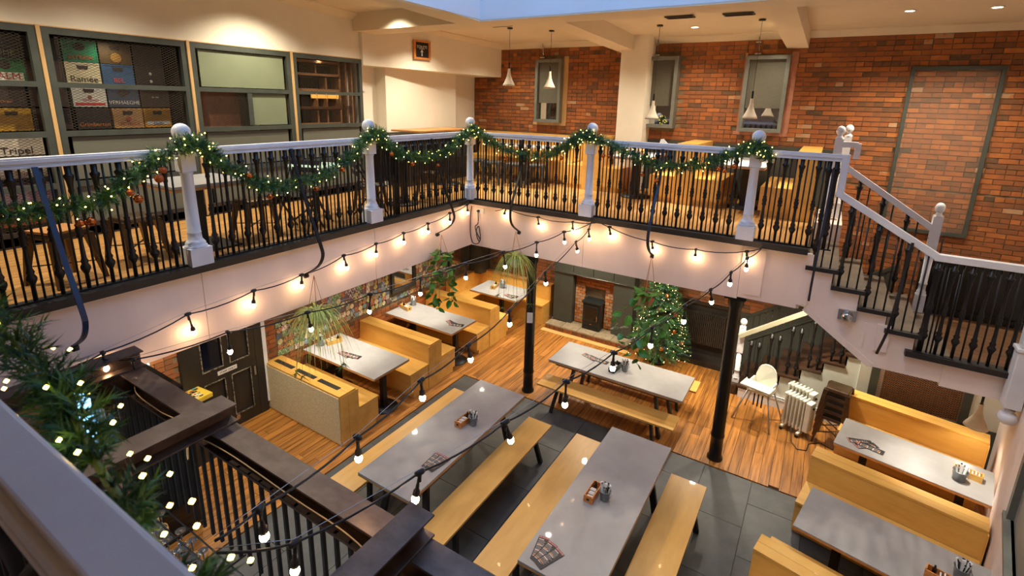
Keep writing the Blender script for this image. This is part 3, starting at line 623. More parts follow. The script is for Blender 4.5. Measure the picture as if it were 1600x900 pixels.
# braces (bowed straps) on the railings
def brace(name_lab, pts, m, w=.036, curl=True):
    t = thing('railing_brace', name_lab, 'brace', pts[0], group='bowed iron braces outside the railings'); q = MB(); o = Vector(pts[0])
    P_ = [Vector(p)-o for p in pts]; S = []
    for i in range(len(P_)-1):
        a = P_[max(i-1, 0)]; b_ = P_[i]; c = P_[i+1]; d = P_[min(i+2, len(P_)-1)]
        for k in range(5):
            u = k/5; S.append(.5*((2*b_)+(c-a)*u+(2*a-5*b_+4*c-d)*u*u+(3*b_-a-3*c+d)*u**3))
    S.append(P_[-1]); along = 'y' if abs(P_[2].x) > abs(P_[2].y) else 'x'
    q.path(S, w if along == 'y' else w, .014, up=(1, 0, 0) if along == 'y' else (0, 1, 0))
    q.build('strap', m, t)
    if curl:
        e = S[-1]; q = MB(); q.lathe([(.028, -.02), (.028, .02)], (0, 0, 0), 12, M=Matrix.Translation(e+Vector((0, 0, -.02))) @ Matrix.Rotation(pi/2, 4, 'X' if along == 'y' else 'Y')); q.build('curl', M_IRON, t)
    return t
def lp(y): return [(-4.95, y, 4.30), (-4.86, y, 4.02), (-4.72, y, 3.64), (-4.57, y, 3.30), (-4.54, y, 3.16), (-4.64, y, 3.02), (-4.86, y, 2.89)]
brace('blue-topped brace at the left edge of the picture', lp(1.3), M_BLUE)
brace('black bowed brace holding the spider plant at left', lp(3.42), M_IRON)
brace('black bowed brace above the trailing green plant', lp(5.72), M_IRON)
def bp_(x): return [(x, 6.65, 4.30), (x, 6.62, 3.90), (x, 6.46, 3.56), (x, 6.34, 3.28), (x, 6.34, 3.12), (x, 6.42, 3.0), (x, 6.60, 2.88)]
brace('black brace on the back railing above the second spider plant', bp_(-3.95), M_IRON)
brace('blue-grey brace in the middle of the back railing', bp_(-1.84), M_BLUE2)
brace('blue-grey brace at the head of the stair', [(.06, 6.64, 4.2), (.06, 6.62, 3.8), (.05, 6.52, 3.4), (.04, 6.52, 3.0), (.04, 6.6, 2.66)], M_BLUE2, w=.024, curl=False)
brace('black brace at the foot of the upper stair flight', [(.88, 6.64, 3.5), (.86, 6.60, 3.2), (.82, 6.46, 2.75), (.80, 6.46, 2.5), (.77, 6.6, 2.2)], M_IRON, w=.026, curl=False)

# ------------------------------------------------------------------ stairs
RS, TR = .19, .284
t = thing('upper_stair', 'white-sided stair flight with black nosings from balcony down to the landing', 'stairs', (-.05, 6.7, 2.29))
for k in range(5):
    x0 = -.05-(-.05)+TR*k-.0; z = .96-RS*(k+1)-.0
    q = MB(); q.box(x0, .0, z-.04, x0+TR+.05, 1.45, z); q.build('tread', M_TREAD, t)
    q = MB(); q.box(x0+.0, -.055, z-.045, x0+TR+.05, .02, z+.002); q.build('nosing', M_KERB, t)
    q = MB(); q.box(x0-.0, .05, z-.04, x0+.015, 1.45, z+RS-.04); q.build('riser', M_DSTAIR, t)
q = MB(); poly = [(0, 0, .96), (0, 0, .26)]
poly = [(0, 0, .91)]+[p for k in range(5) for p in ((TR*k if k == 0 else TR*k, 0, .96-RS*(k+1)-.045+(0 if k else 0)), (TR*(k+1), 0, .96-RS*(k+1)-.045))]+[(TR*5, 0, -.30), (.80, 0, -.30), (.08, 0, .25), (0, 0, .25)]
poly = [poly[0]]+poly[1:]
q.prism(poly, (0, .06, 0)); q.build('stringer', M_FASC, t)
q = MB(); q.bar((.06, -.004, .24), (.80, -.004, -.29), .012, .07, up=(0, 0, 1)); q.build('stringer_moulding', M_FASC, t)
q = MB(); q.prism([(0, 1.40, .8), (TR*5, 1.40, -.15), (TR*5, 1.40, -.3), (0, 1.40, .2)], (0, .05, 0)); q.build('far_stringer', M_BLACK, t)
q = MB(); q.hexa([(.05, .06, .22), (.80, .06, -.31), (.80, 1.4, -.31), (.05, 1.4, .22)], [(.05, .06, .3), (.80, .06, -.22), (.80, 1.4, -.22), (.05, 1.4, .3)]); q.build('soffit', M_FASC, t)
# landing
q = MB(); x1 = 2.05
q.hexa([(1.372, 6.70, 1.95), (wx(6.7), 6.70, 1.95), (wx(9.8), 9.8, 1.95), (1.372, 8.25, 1.95)], [(1.372, 6.70, 2.245), (wx(6.7), 6.70, 2.245), (wx(9.8), 9.8, 2.245), (1.372, 8.25, 2.245)])
q.box(.75, 6.78, 1.97, 1.38, 8.2, 2.2)
land = struct('landing', q, M_FASC)
y = 6.75
while y < 8.2:
    q = MB(); q.box(1.37, y+.002, 2.25, wx(y+.06), min(y+.12, 8.2)-.002, 2.288); q.build('plank', M_LAND, land); y += .12
q = MB(); q.box(1.02, 6.62, 2.235, wx(6.6), 6.78, 2.295); q.build('nosing', M_KERB, land)
q = MB(); q.box(1.22, 8.2, 2.2, 2.9, 8.28, 2.95); q.box(1.20, 8.18, 2.95, 2.9, 8.30, 2.99); q.box(1.22, 8.17, 2.29, 2.9, 8.2, 2.37)
q.build('boarded_parapet', M_BLACK, land)
# stair railing
t = thing('stair_railing', 'white-topped iron railing down the outside of the stair and along the landing', 'railing', (.16, 6.70, 0))
q = MB()
def wrail(a, c, w=.075): q.bar(a, c, w, .072)
q.bar((0, 0, 4.372), (0, 0, 3.90), .080, .07, up=(1, 0, 0)); wrail((-.03, 0, 3.95), (.96, 0, 3.37), .072); wrail((.93, 0, 3.37), (1.9, 0, 3.37), .078)
q.build('handrail', M_WHITE, t, bevel=.004)
for k in range(5):
    for j, f_ in enumerate((.06, .36, .68)):
        d = -.16+TR*k+f_*TR; zb = 2.29+.96-RS*(k+1); zt = 3.95-(d)*.60-.03 if d > 0 else 4.32
        zt = min(zt, 4.30) if d <= 0 else zt
        if j == 0: inst('baluster', ME_BAL, t, (d, 0, zb), (0, 0, 0), (1, 1, (zt-zb)/1.03))
        else: inst('rod', ME_ROD, t, (d, 0, zb), (0, 0, 0), (1, 1, zt-zb))
d = 1.0-.03; k = 0
while d < 1.78:
    if k % 2 == 0: inst('baluster', ME_BAL, t, (d, 0, 2.295), (0, 0, 0), (1, 1, (3.34-2.295)/1.03))
    else: inst('rod', ME_ROD, t, (d, 0, 2.295), (0, 0, 0), (1, 1, 3.34-2.295))
    d += .072; k += 1
t = thing('stair_railing', 'inner white stair handrail against the brick wall with black balusters', 'railing', (.16, 8.13, 0))
q = MB(); wrail((-.05, 0, 4.40), (.14, 0, 4.40)); q.bar((.14, 0, 4.42), (.14, 0, 4.22), .07, .07, up=(1, 0, 0)); wrail((.02, 0, 4.12), (1.10, 0, 3.40)); q.build('handrail', M_WHITE, t)
for k in range(5):
    for j, f_ in enumerate((.2, .6)):
        d = -.10+TR*k+f_*TR; zb = 2.29+.96-RS*(k+1); zt = 4.10-d*.66
        inst('baluster' if j == 0 else 'rod', ME_BAL if j == 0 else ME_ROD, t, (d, 0, zb), (0, 0, 0), (1, 1, (zt-zb)/(1.03 if j == 0 else 1)))
npm = MB(); npm.box(-.065, -.065, 0, .065, .065, .22); npm.lathe([(.075, .22), (.075, .24), (.06, .25), (.066, .27), (.05, .29), (.048, .36), (.056, .365), (.056, .385), (.05, .39), (.055, .74)], n=16)
npm.box(-.06, -.06, .74, .06, .06, 1.22); npm.lathe([(.066, 1.22), (.066, 1.235), (.045, 1.245), (.035, 1.27)], n=14); npm.ball((0, 0, 1.325), .066, 16, 10); NM = npm.mesh('newel_shaft', M_WHITE)
for (x, y, z, s, lb, c) in [(.08, 8.13, 3.25, 1.0, 'white newel post at the top of the stair, nearer of the two', 0), (.19, 9.0, 3.25, 1.0, 'white newel post behind the first at the top of the stair', 0), (1.27, 8.13, 2.29, 1.05, 'white newel post at the foot of the inner stair handrail', 0), (-.82, 8.9, 0.05, .95, 'cream newel post at the foot of the ground-floor stair', 1)]:
    t = thing('newel_post', lb, 'post', (x, y, z)); o = inst('shaft', NM, t, sc=(.82, .82, s))
q = MB(); q.lathe([(.001, .0), (.12, .0), (.14, .02), (.14, .17), (.13, .19), (.001, .19)], n=20, smooth=False)
tag(q.build('curtail_step', M_DSTAIR, loc=(-.85, 8.9, 0)), 'rounded dark bottom step under the cream newel post', 'step')
t = thing('drop_newel', 'white square drop newel with ball finial hanging at the right end of the landing', 'post', (1.93, 6.60, 1.95))
q = MB(); q.box(-.07, -.07, .0, .07, .07, .62); q.box(-.085, -.085, .62, .085, .085, .66); q.box(-.055, -.055, .66, .055, .055, 1.55); q.build('shaft', M_WHITE, t, bevel=.01)
q = MB(); q.lathe([(.05, -.03), (.03, -.05), (.07, -.075), (.082, -.12), (.07, -.165), (.03, -.19), (.005, -.195)], n=20); q.build('ball_finial', M_WHITE, t)
# lower flight
t = thing('lower_stair', 'dark treaded ground-floor stair rising right behind the white stringer', 'stairs', (-.75, 8.75, 0))
for k in range(1, 12):
    x0 = .0+.284*(k-1)-.02; z = .205*k if k < 12 else 2.29
    q = MB(); q.box(x0, -.03, z-.035, x0+.31, 1.05, z); q.build('tread', M_DSTAIR, t)
    q = MB(); q.box(x0+.02, 0, z-.205, x0+.04, 1.05, z-.035); q.build('riser', M_RISER, t)
q = MB(); poly = [(0, 0, 0), (0, 0, .165)]
for k in range(1, 6): poly += [(.284*k, 0, .205*k-.035), (.284*k, 0, .205*(k+1)-.035)]
poly += [(1.75, 0, 1.195), (1.75, 0, 0)]
q.prism(poly[::-1], (0, .05, 0)); q.build('stringer_wall', M_WWALL, t)
q = MB(); q.box(0, -.02, 0, 1.75, 0, .15); q.box(0, -.028, .15, 1.75, 0, .17); q.box(0, -.024, .19, 1.75, 0, .2); q.build('skirting', M_WHITE, t)
for k in range(1, 7):
    for f_ in (.10, .22):
        inst('baluster', ME_BAL, t, (.284*(k-1)+f_, .05, .205*k), (0, 0, 0), (1, 1, .82))
q = MB(); q.bar((-.1, .05, 1.08), (1.6, .05, 2.31), .06, .065); q.build('handrail', mat('cream_gloss', (176, 168, 142), (162, 154, 128), .4, scale=(5, 5, 5)), t)
q = MB(); q.box(.9, .2, 0, 3.4, 1.05, 1.0) ; 
b = MB(); b.box(.99, 8.72, 0, 1.16, 8.80, 2.0); b.box(.86, 8.70, 0, 1.0, 8.76, 1.2); struct('trim_8', b, M_WWALL)
# dark matchboarding beside the lower stair
b = MB(); x = -1.15
while x < 1.15:
    b.box(x+.004, YB-.03, 0, x+.096, YB-.012, 1.10+max(0, (x+.8))*.68); x += .1
b.box(-1.15, YB-.012, 0, 1.2, YB, .95)
struct('trim_9', b, M_SURR)
b = MB(); b.bar((-1.15, YB-.03, 1.08), (-.8, YB-.03, 1.10), .03, .05); b.bar((-.8, YB-.03, 1.10), (1.2, YB-.03, 2.46), .03, .05); b.bar((-.8, YB-.05, .62), (1.2, YB-.05, 1.98), .02, .04); struct('trim_10', b, M_SURR)
b = MB(); b.box(-2.15, YB-.06, 0, -1.1, YB-.01, 1.12); b.box(-2.15, YB-.1, 1.12, -1.1, YB-.01, 1.16); b.box(-2.15, 9.45, 0, -.75, YB, .10); struct('trim_11', b, M_DOOR)
# frame on the brick wall with clear sheet
t = thing('sheet_frame', 'tall grey-green metal frame holding a clear sheet on the brick wall', 'frame', (1.37, YB-.02, 3.03))
q = MB(); w, h, f_ = .53, 2.46, .05
q.box(-w, -.04, 0, -w+f_, 0, h); q.box(w-f_, -.04, 0, w, 0, h); q.box(-w+f_, -.04, h-f_, w-f_, 0, h); q.box(-w+f_, -.04, 0, w-f_, 0, f_); q.build('frame', M_FRAME, t)
q = MB(); q.box(-w+f_, -.03, f_, w-f_, -.026, h-f_); q.build('clear_sheet', M_CLEAR, t)
# emergency light on stringer
t = thing('emergency_light', 'small chrome emergency spotlight on the stair stringer', 'light', (.44, 6.70, 2.54))
q = MB(); q.box(-.09, -.03, -.05, .09, 0, .07); q.build('back_plate', M_CHROME, t); q = MB(); q.lathe([(.055, 0), (.06, .03), (.05, .07), (.035, .075)], n=18, M=Matrix.Translation((0, -.03, 0)) @ Matrix.Rotation(pi/2, 4, 'X')); q.build('lamp_head', M_CHROME, t)
b = MB(); b.box(.74, 6.675, 2.20, .86, 6.70, 2.52); b.box(.62, 6.69, 2.2, .64, 6.7, 2.5); struct('trim_12', b, M_FASC)
# door to the left, downstairs
b = MB(); X = XL+.02
D = thing('door_1', 'x', 'x', (XL+.02, 3.5, 0)); D['kind'] = 'structure'; del D['label']; del D['category']
q = MB(); w = .44
for (y0, z0, y1, z1) in [(-w, 0, -w+.11, 2.05), (w-.11, 0, w, 2.05), (-w+.11, 0, w-.11, .2), (-w+.11, .85, w-.11, 1.06), (-w+.11, 1.93, w-.11, 2.05), (-.055, .2, .055, .85), (-.055, 1.06, .055, 1.93)]: q.box(0, y0, z0, .045, y1, z1)
q.build('stiles_and_rails', M_DOOR, D)
for (y0, z0, y1, z1, g) in [(-w+.11, .2, -.055, .85, 0), (.055, .2, w-.11, .85, 0), (-w+.11, 1.06, -.055, 1.93, 1), (.055, 1.06, w-.11, 1.93, 0)]:
    q = MB(); q.box(0, y0, z0, .02, y1, z1); q.build('door_panel', M_DOOR if not g else mat('blue_lit_glass', (10, 12, 24), None, .06), D)
    q = MB(); e = .012
    q.box(.045, y0, z0-e, .06, y1, z0); q.box(.045, y0, z1, .06, y1, z1+e); q.box(.045, y0-e, z0-e, .06, y0, z1+e); q.box(.045, y1, z0-e, .06, y1+e, z1+e); q.build('panel_bead', M_WORN, D)
q = MB(); q.box(.045, -.14, .93, .052, .14, .99); pl = q.build('sign_plate', M_MWHITE, D); text('STAFF ONLY', D, .045, (.054, 0, .96), FLX, flat('ink_brown', (70, 50, 40)), sx=.9)
q = MB(); q.box(.045, w-.06, .7, .07, w-.03, .85); q.build('door_bolt', M_CHROME, D)
q = MB(); q.add([(.048, .08+.03*cos(a_*pi/6), .14+.045*sin(a_*pi/6)) for a_ in range(12)], [tuple(range(12))]); q.build('keyhole_cover', M_CHROME, D)
b = MB(); b.box(XL, 2.90, 0, XL+.07, 3.06, 2.3); b.box(XL, 3.94, 0, XL+.07, 4.06, 2.3); b.box(XL, 3.06, 2.05, XL+.07, 3.94, 2.3); struct('trim_13', b, M_DOOR)
b = MB(); b.box(XL, 4.06, 0.15, XL+.075, 4.12, 2.3); struct('trim_14', b, M_WHITE)

# ------------------------------------------------------------------ fireplace
yb = YB-.02
F = thing('fireplace', 'dark green-grey panelled fireplace surround with brick opening at the far wall', 'fireplace', (-3.85, yb, 0))
def fpbox(x0, y0, z0, x1, y1, z1, nm, m, par=None, **k): q = MB(); q.box(x0, y0, z0, x1, y1, z1); return q.build(nm, m, par or F, **k)
fpbox(-.92, -.28, .12, -.46, 0, 1.26, 'left_panel', M_SURR, bevel=.006); fpbox(.46, -.28, .12, .90, 0, 1.26, 'right_panel', M_SURR, bevel=.006)
for (a, c) in ((-.92, -.46), (-.455, 0), (.005, .455), (.46, .90)): fpbox(a+.003, -.30, 1.30, c-.003, 0, 2.49, 'header_panel', M_SURR)
q = MB(); q.box(-.93, -.31, 1.26, .91, 0, 1.30); q.build('header_moulding', M_SURR, F)
q = MB(); q.tube([(-.5, -.315, 1.29), (-.2, -.32, 1.27), (.3, -.32, 1.28), (.75, -.315, 1.27)], .004); q.build('light_wire', M_WIRE, F)
fpbox(-.455, -.06, 0.1, .455, 0, 1.26, 'chamber_back', M_MORTAR)
def brickpatch(par, x0, z0, x1, z1, y, t, cw=.11, ch=.068, m=None):
    z = z0; r = 0; cache = {}
    while z < z1-.02:
        x = x0-(cw/2 if r % 2 else 0)
        while x < x1-.01:
            a, c = max(x, x0), min(x+cw, x1)
            if c-a > .02:
                tn = round(min(1, max(0, random.gauss(.62+t, .16)))*6)/6; k = (round(c-a, 3), tn)
                if k not in cache: q = MB(); q.box(-(c-a)/2+.004, -.05, .004, (c-a)/2-.004, 0, min(ch, z1-z)-.004, tone=tn+.001); cache[k] = q.mesh('brick', M_BRICK)
                inst('brick', cache[k], par, ((a+c)/2, y+random.uniform(-.003, .003), z))
            x += cw
        z += ch; r += 1
brickpatch(F, -.45, .14, -.22, 1.0, -.10, .34); brickpatch(F, .24, .14, .45, 1.0, -.10, .34); brickpatch(F, -.45, 1.0, .45, 1.25, -.10, -.02, .225)
H_ = thing('hearth', 'raised brick hearth with stone top in front of the stove', 'hearth', (-3.85, yb, 0)); 
q = MB(); q.box(-.95, -.52, 0, .95, -.3, .085); q.build('core', M_MORTAR, H_); brickpatch(H_, -.95, .0, .95, .09, -.52, -.1, .11, .085)
for k in range(5): q = MB(); q.box(-.95+.38*k+.004, -.58, .088, -.95+.38*(k+1)-.004, -.3 if abs(k-2) > 1 else -.12, .118); q.build('stone', mat('hearth_stone', (158, 140, 112), (120, 104, 80), .8, scale=(9, 9, 9), bump=.2) if k == 0 else MATS['hearth_stone'], H_)
q = MB(); q.box(-.98, -.74, 0, .98, -.60, .012); tag(q.build('hearth_border', mat('pale_border_board', (222, 178, 110), (196, 146, 80), .45, scale=(2, 20, 20)), loc=(-3.85, yb, 0)), 'pale wooden border board on the floor before the hearth', 'border')
S = thing('wood_stove', 'small dark enamel wood-burning stove in the fireplace', 'stove', (-3.82, yb-.22, .12))
q = MB(); q.box(-.2, -.14, .0, .2, .16, .60); q.build('body', M_STOVE, S, bevel=.012); q = MB(); q.box(-.22, -.17, .60, .22, .17, .64); q.build('top_plate', M_STOVE, S, bevel=.008)
q = MB(); q.box(-.17, -.16, .19, .17, -.14, .56); q.build('door', M_STOVE, S, bevel=.006); q = MB(); q.box(-.13, -.165, .25, .13, -.16, .52); q.build('glass', M_GLASSD, S)
q = MB(); q.bar((.145, -.18, .24), (.145, -.18, .36), .012, .012, up=(1, 0, 0)); q.box(.14, -.18, .29, .15, -.15, .31); q.build('handle', M_CHROME, S)
q = MB(); q.box(-.16, -.15, .03, .16, -.14, .09); q.build('ash_slot', M_GLASSD, S); q = MB(); q.box(-.02, -.155, .13, .02, -.14, .145); q.build('air_control', M_CHROME, S)

# ------------------------------------------------------------------ booths
def booth(lab, X0, X1, yb0, yb1, s_front, s_back, rz=0, org=(0, 0), zt=.80, grp=None, hess=False, slots=False, top_split=True):
    """bench unit running along local x; back box between yb0..yb1, seats reaching to s_front (towards -y) and s_back (+y)."""
    t = thing('booth_bench', lab, 'bench', (org[0], org[1], 0), rz, grp)
    L_ = X1-X0; f_ = .05
    a0, a1 = (yb0-(.05 if s_front else 0)), (yb1+(.05 if s_back else 0))
    q = MB(); q.hexa([(X0, a0, .0), (X1, a0, .0), (X1, a1, .0), (X0, a1, .0)], [(X0, yb0, zt-.03), (X1, yb0, zt-.03), (X1, yb1, zt-.03), (X0, yb1, zt-.03)]); q.build('back_box', M_PLY, t)
    ym = (yb0+yb1)/2
    for (c0, c1) in ((yb0-.004, ym-.0015), (ym+.0015, yb1+.004)):
        q = MB(); q.box(X0-.002, c0, zt-.03, X1+.006, c1, zt); q.build('top_board', M_PLY, t, bevel=.002)
    if s_front:
        q = MB(); q.box(X0, s_front, .425, X1-.0, a0+.02, .455); q.build('seat', M_PLY, t, bevel=.002)
        q = MB(); q.box(X0, s_front+.02, .09, X1, a0, .425); q.box(X0, s_front+.08, 0, X1, a0, .09); q.build('seat_box', M_PLY, t)
        q = MB(); q.box(X0+.5*L_-.05, s_front+.012, .30, X0+.5*L_+.05, s_front+.02, .33); q.build('finger_hole', M_DARKROOM, t)
    if s_back:
        q = MB(); q.box(X0, a1-.02, .425, X1, s_back, .455); q.build('seat', M_PLY, t, bevel=.002)
        q = MB(); q.box(X0, a1, .09, X1, s_back-.02, .425); q.box(X0, a1, 0, X1, s_back-.08, .09); q.build('seat_box', M_PLY, t)
    q = MB(); q.box(X1, a0+.005, 0, X1+.012, ym-.002, zt-.03); q.box(X1, ym+.002, 0, X1+.012, a1-.005, zt-.03); q.build('end_panel', M_PLY, t)
    if hess: q = MB(); q.box(X0, a0-.012, .03, X1-.01, a0, zt-.035); q.build('hessian_panel', M_HESS, t)
    if slots:
        for k in range(3): q = MB(); q.box(X0+.08+k*.52, ym-.045, zt-.001, X0+.08+k*.52+.44, ym+.03, zt+.003); q.build('vent_grille', M_GRILLE, t)
    return t
booth('plywood booth bench with hessian back and vent grilles beside the dark door', -7.02, -5.30, 4.10, 4.38, None, 4.82, hess=True, slots=True, grp='left wall booth benches')
booth('double-sided plywood booth bench between the first and second booth tables', -7.02, -5.30, 6.00, 6.25, 5.50, 6.70, grp='left wall booth benches')
booth('double-sided plywood booth bench between the second table and the corner booth', -7.02, -5.30, 7.85, 8.10, 7.36, 8.52, grp='left wall booth benches')
t = thing('corner_bench', 'L-shaped plywood corner bench at the far end of the left wall', 'bench', (-7.02, 9.82, 0))
q = MB(); q.box(0, -1.28, 0, .12, 0, .82); q.box(.12, -.12, 0, 1.45, 0, .82); q.box(1.58, -.12, 0, 2.10, 0, .82); q.box(1.45, -.12, 0, 1.58, 0, .82); q.build('back_box', M_PLY, t)
q = MB(); q.box(-.0, -1.28, .82, .14, 0, .845); q.box(.14, -.14, .82, 2.12, 0, .845); q.build('top_board', M_PLYEDGE, t)
q = MB(); q.box(.12, -1.27, .425, .55, -.12, .455); q.box(.55, -.5, .425, 2.10, -.12, .455); q.build('seat', M_PLY, t); q = MB(); q.box(.12, -1.28, 0, .52, -.12, .425); q.box(.52, -.47, 0, 2.10, -.12, .425); q.build('seat_box', M_PLY, t)
# booth tables
def ptable(lab, x, y, L_, w, rz=0, feet=(), grp=None, edge=True):
    t = thing('booth_table', lab, 'table', (x, y, 0), rz, grp)
    q = MB(); q.box(-L_/2, -w/2, .735, L_/2, w/2, .75); q.build('tabletop', M_LAM, t, bevel=.002)
    q = MB(); q.box(-L_/2, -w/2, .71, L_/2, w/2, .735); q.build('top_edge', M_PLYEDGE, t)
    for fx in feet:
        q = MB(); q.box(fx-.04, -.04, .02, fx+.04, .04, .71); q.build('leg', M_LEG, t); q = MB(); q.lathe([(.22, 0), (.22, .012), (.05, .03)], (fx, 0, 0), 24); q.build('base_plate', M_LEG, t)
    return t
ptable('grey-topped booth table nearest the dark door under the spider plant', -6.15, 5.13, 1.68, .76, 0, (.62, -.45), 'left wall booth tables')
ptable('grey-topped booth table second from the door with a box of napkins', -6.14, 6.98, 1.66, .74, 0, (.62, -.45), 'left wall booth tables')
ptable('grey-topped table in the far corner booth', -5.78, 8.98, 1.22, .76, 0, (.0,), 'left wall booth tables')
# right booths, square to the skewed wall
RZ = R(-11.5)
def rpt(x, y): return (x, y)
booth('plywood booth bench backing onto the mesh screen at right', 0, 1.52, -.22, 0, -.70, None, RZ, (.80, 8.50), .80, 'right wall booth benches')
booth('long double plywood booth bench between the two right-hand tables', 0, 1.58, -.23, 0, -.72, .45, RZ, (.39, 6.66), .80, 'right wall booth benches')
ptable('grey-topped right wall table with menus and pail under the bright lamp', 1.38, 7.16, 1.50, .72, RZ, (-.45, .5), 'right wall tables')
ptable('bare grey-topped right wall table at the lower right', 1.10, 5.38, 1.62, .74, RZ, (-.45, .45), 'right wall tables')
booth('plywood booth bench at the bottom right corner of the picture', 0, 1.75, -.23, 0, -.70, .45, RZ, (-.02, 4.82), .80, 'right wall booth benches')
# partition behind right booth
t = thing('ground_partition', 'grey-green framed mesh screen under the landing behind the right booth', 'partition', (1.0, 8.66, 0))
q = MB(); q.box(.0, 0, 0, .10, .05, 1.95); q.box(1.06, 0, 0, 1.16, .05, 1.95); q.box(1.55, -.02, 0, 1.7, .05, 1.95); q.box(.10, 0, 0, 1.55, .05, .62); q.box(.1, 0, 1.86, 1.55, .05, 1.95); q.build('frame', M_FRAME, t)
q = MB(); expanded(q, .01, .10, .62, 1.06, 1.86, t=.0034, ax='y'); q.build('mesh_panel', M_SHELF, t)
q = MB(); q.box(1.16, .01, .62, 1.55, .03, 1.86); q.build('infill_panel', M_WWALL, t); q = MB(); q.box(.1, .2, 0, 1.55, .22, 1.9); q.build('backing_board', M_DARKROOM, t)
spot('screen_fill', (1.7, 8.55, 1.9), 9, 140, .8, NEUT, .05)  # fill spot added to brighten the screen under the landing

# ------------------------------------------------------------------ long tables and benches
def trestle(mb, x, y0, y1, zt, splay, w=.07, d=.035):
    pass
def long_table(lab, x, y, L_, w, rz):
    t = thing('long_table', lab, 'table', (x, y, 0), rz, 'long grey dining tables')
    q = MB(); q.box(-w/2, -L_/2, .725, w/2, L_/2, .75); q.build('tabletop', M_LAM, t, bevel=.003)
    q = MB(); q.box(-w/2, -L_/2, .705, w/2, L_/2, .725); q.build('top_edge', M_PLYEDGE, t)
    q = MB(); q.box(-w/2+.08, -L_/2+.1, .64, -w/2+.11, L_/2-.1, .705); q.box(w/2-.11, -L_/2+.1, .64, w/2-.08, L_/2-.1, .705); q.build('apron', M_LEG, t)
    for sy in (-1, 1):
        for sx in (-1, 1):
            q = MB(); q.bar((sx*(w/2-.14), sy*(L_/2-.42), .70), (sx*(w/2-.05), sy*(L_/2-.30), 0.01), .075, .045, up=(0, 1, 0)); q.build('leg', M_LEG, t)
    return t
def bench(lab, x, y, L_, w, rz):
    t = thing('long_bench', lab, 'bench', (x, y, 0), rz, 'long plywood benches')
    q = MB(); q.box(-w/2, -L_/2, .42, w/2, L_/2, .45); q.build('seat', M_PLY2, t, bevel=.002)
    for sy in (-1, 1):
        for sx in (-1, 1):
            q = MB(); q.bar((sx*(w/2-.09), sy*(L_/2-.34), .42), (sx*(w/2-.02), sy*(L_/2-.26), .01), .06, .04, up=(0, 1, 0)); q.build('leg', M_LEG, t)
        q = MB(); q.box(-w/2+.04, sy*(L_/2-.34)-.03, .385, w/2-.04, sy*(L_/2-.34)+.03, .42); q.build('batten', M_LEG, t)
    return t
M_PLY2 = mat('birch_bench_top', (216, 166, 90), (196, 146, 72), 0.36, scale=(7, 1.5, 7), detail=8, bump=0.04, rnd=0.05, coat=0.15)
long_table('left of the two near long grey tables, with menus and pail', -3.60, 4.46, 2.38, .78, 0)
long_table('right of the two near long grey tables, with condiment box at its middle', -1.51, 4.49, 2.38, .77, 0)
long_table('long grey table set crosswise by the fireplace and Christmas tree', -2.35, 7.18, 2.16, .78, pi/2)
bench('leftmost plywood bench, on the far side of the left long table', -4.28, 4.44, 2.38, .40, 0)
bench('plywood bench on the right side of the left long table', -2.94, 4.44, 2.40, .37, 0)
bench('plywood bench on the left side of the right long table', -2.20, 4.48, 2.40, .37, 0)
bench('plywood bench right of the right long table, nearest the right booths', -.87, 4.43, 2.38, .42, 0)
bench('plywood bench in front of the crosswise table', -2.38, 6.67, 2.18, .37, pi/2)
bench('plywood bench behind the crosswise table, mostly hidden', -2.30, 7.86, 2.10, .36, pi/2)

# ------------------------------------------------------------------ table clutter
ZT = .75
def menus(spots, lab, grp):
    for i, (x, y, a) in enumerate(spots):
        which = ['left', 'middle', 'right'][i] if len(spots) == 3 else ['lower', 'upper'][i]
        t = thing('menu', which+' '+lab, 'menu', (x, y, ZT+.0015+i*.0022), a, grp)
        q = MB(); q.box(-.052, -.14, 0, .052, .14, .0015); q.build('card', M_MENU, t)
        q = MB(); q.box(-.05, .118, .0016, .05, .138, .0019); q.build('header_band', M_MRED, t)
        text('FEED YOUR SOUL', t, .0135, (0, .128, .0021), (0, 0, 0), M_MWHITE, ext=.0001, sx=.92)
        q = MB(); r_ = random.Random(3)
        for (y0, w, c) in [(.100, .05, 0), (.04, .04, 1), (.028, .06, 0), (-.03, .05, 0), (-.042, .04, 2), (-.085, .05, 1), (-.10, .03, 0)]:
            q.box(-.042, y0, .0016, -.042+w, y0+.007, .0019, mi=c)
        for k in range(16): y0 = .09-.0125*k; q.box(-.042, y0, .0016, -.042+r_.uniform(.05, .08), y0+.0022, .0018, mi=0)
        q.build('printed_lines', [M_MWHITE, M_MORNG, M_MRED], t)
menus([(-1.78, 3.52, .18), (-1.72, 3.50, -.16), (-1.655, 3.47, -.42)], 'of three fanned black menus near the end of the right long table', 'menus on the right long table')
menus([(-3.42, 3.88, .06), (-3.36, 3.88, -.03), (-3.32, 3.87, -.16)], 'of three overlapping black menus on the left long table', 'menus on the left long table')
menus([(-2.90, 7.24, 1.2), (-2.80, 7.24, 1.35), (-2.70, 7.22, 1.5)], 'of three dark menus on the crosswise table', 'menus on the crosswise table')
menus([(-6.28, 5.02, 1.45), (-6.20, 5.04, 1.6), (-6.12, 5.06, 1.7)], 'of three dark menus on the booth table by the door', 'menus on the first booth table')
menus([(-5.62, 6.98, 1.2), (-5.55, 6.97, 1.5), (-5.48, 6.96, 1.9)], 'of three dark menus at the open end of the second booth table', 'menus on the second booth table')
menus([(-5.45, 8.76, 1.2), (-5.40, 8.80, 1.7)], 'of two dark menus on the corner booth table', 'menus on the corner table')
menus([(.86, 7.16, 1.9), (.92, 7.10, 2.2), (.97, 7.08, 1.3)], 'of three fanned black menus on the bright right wall table', 'menus on the right wall table')
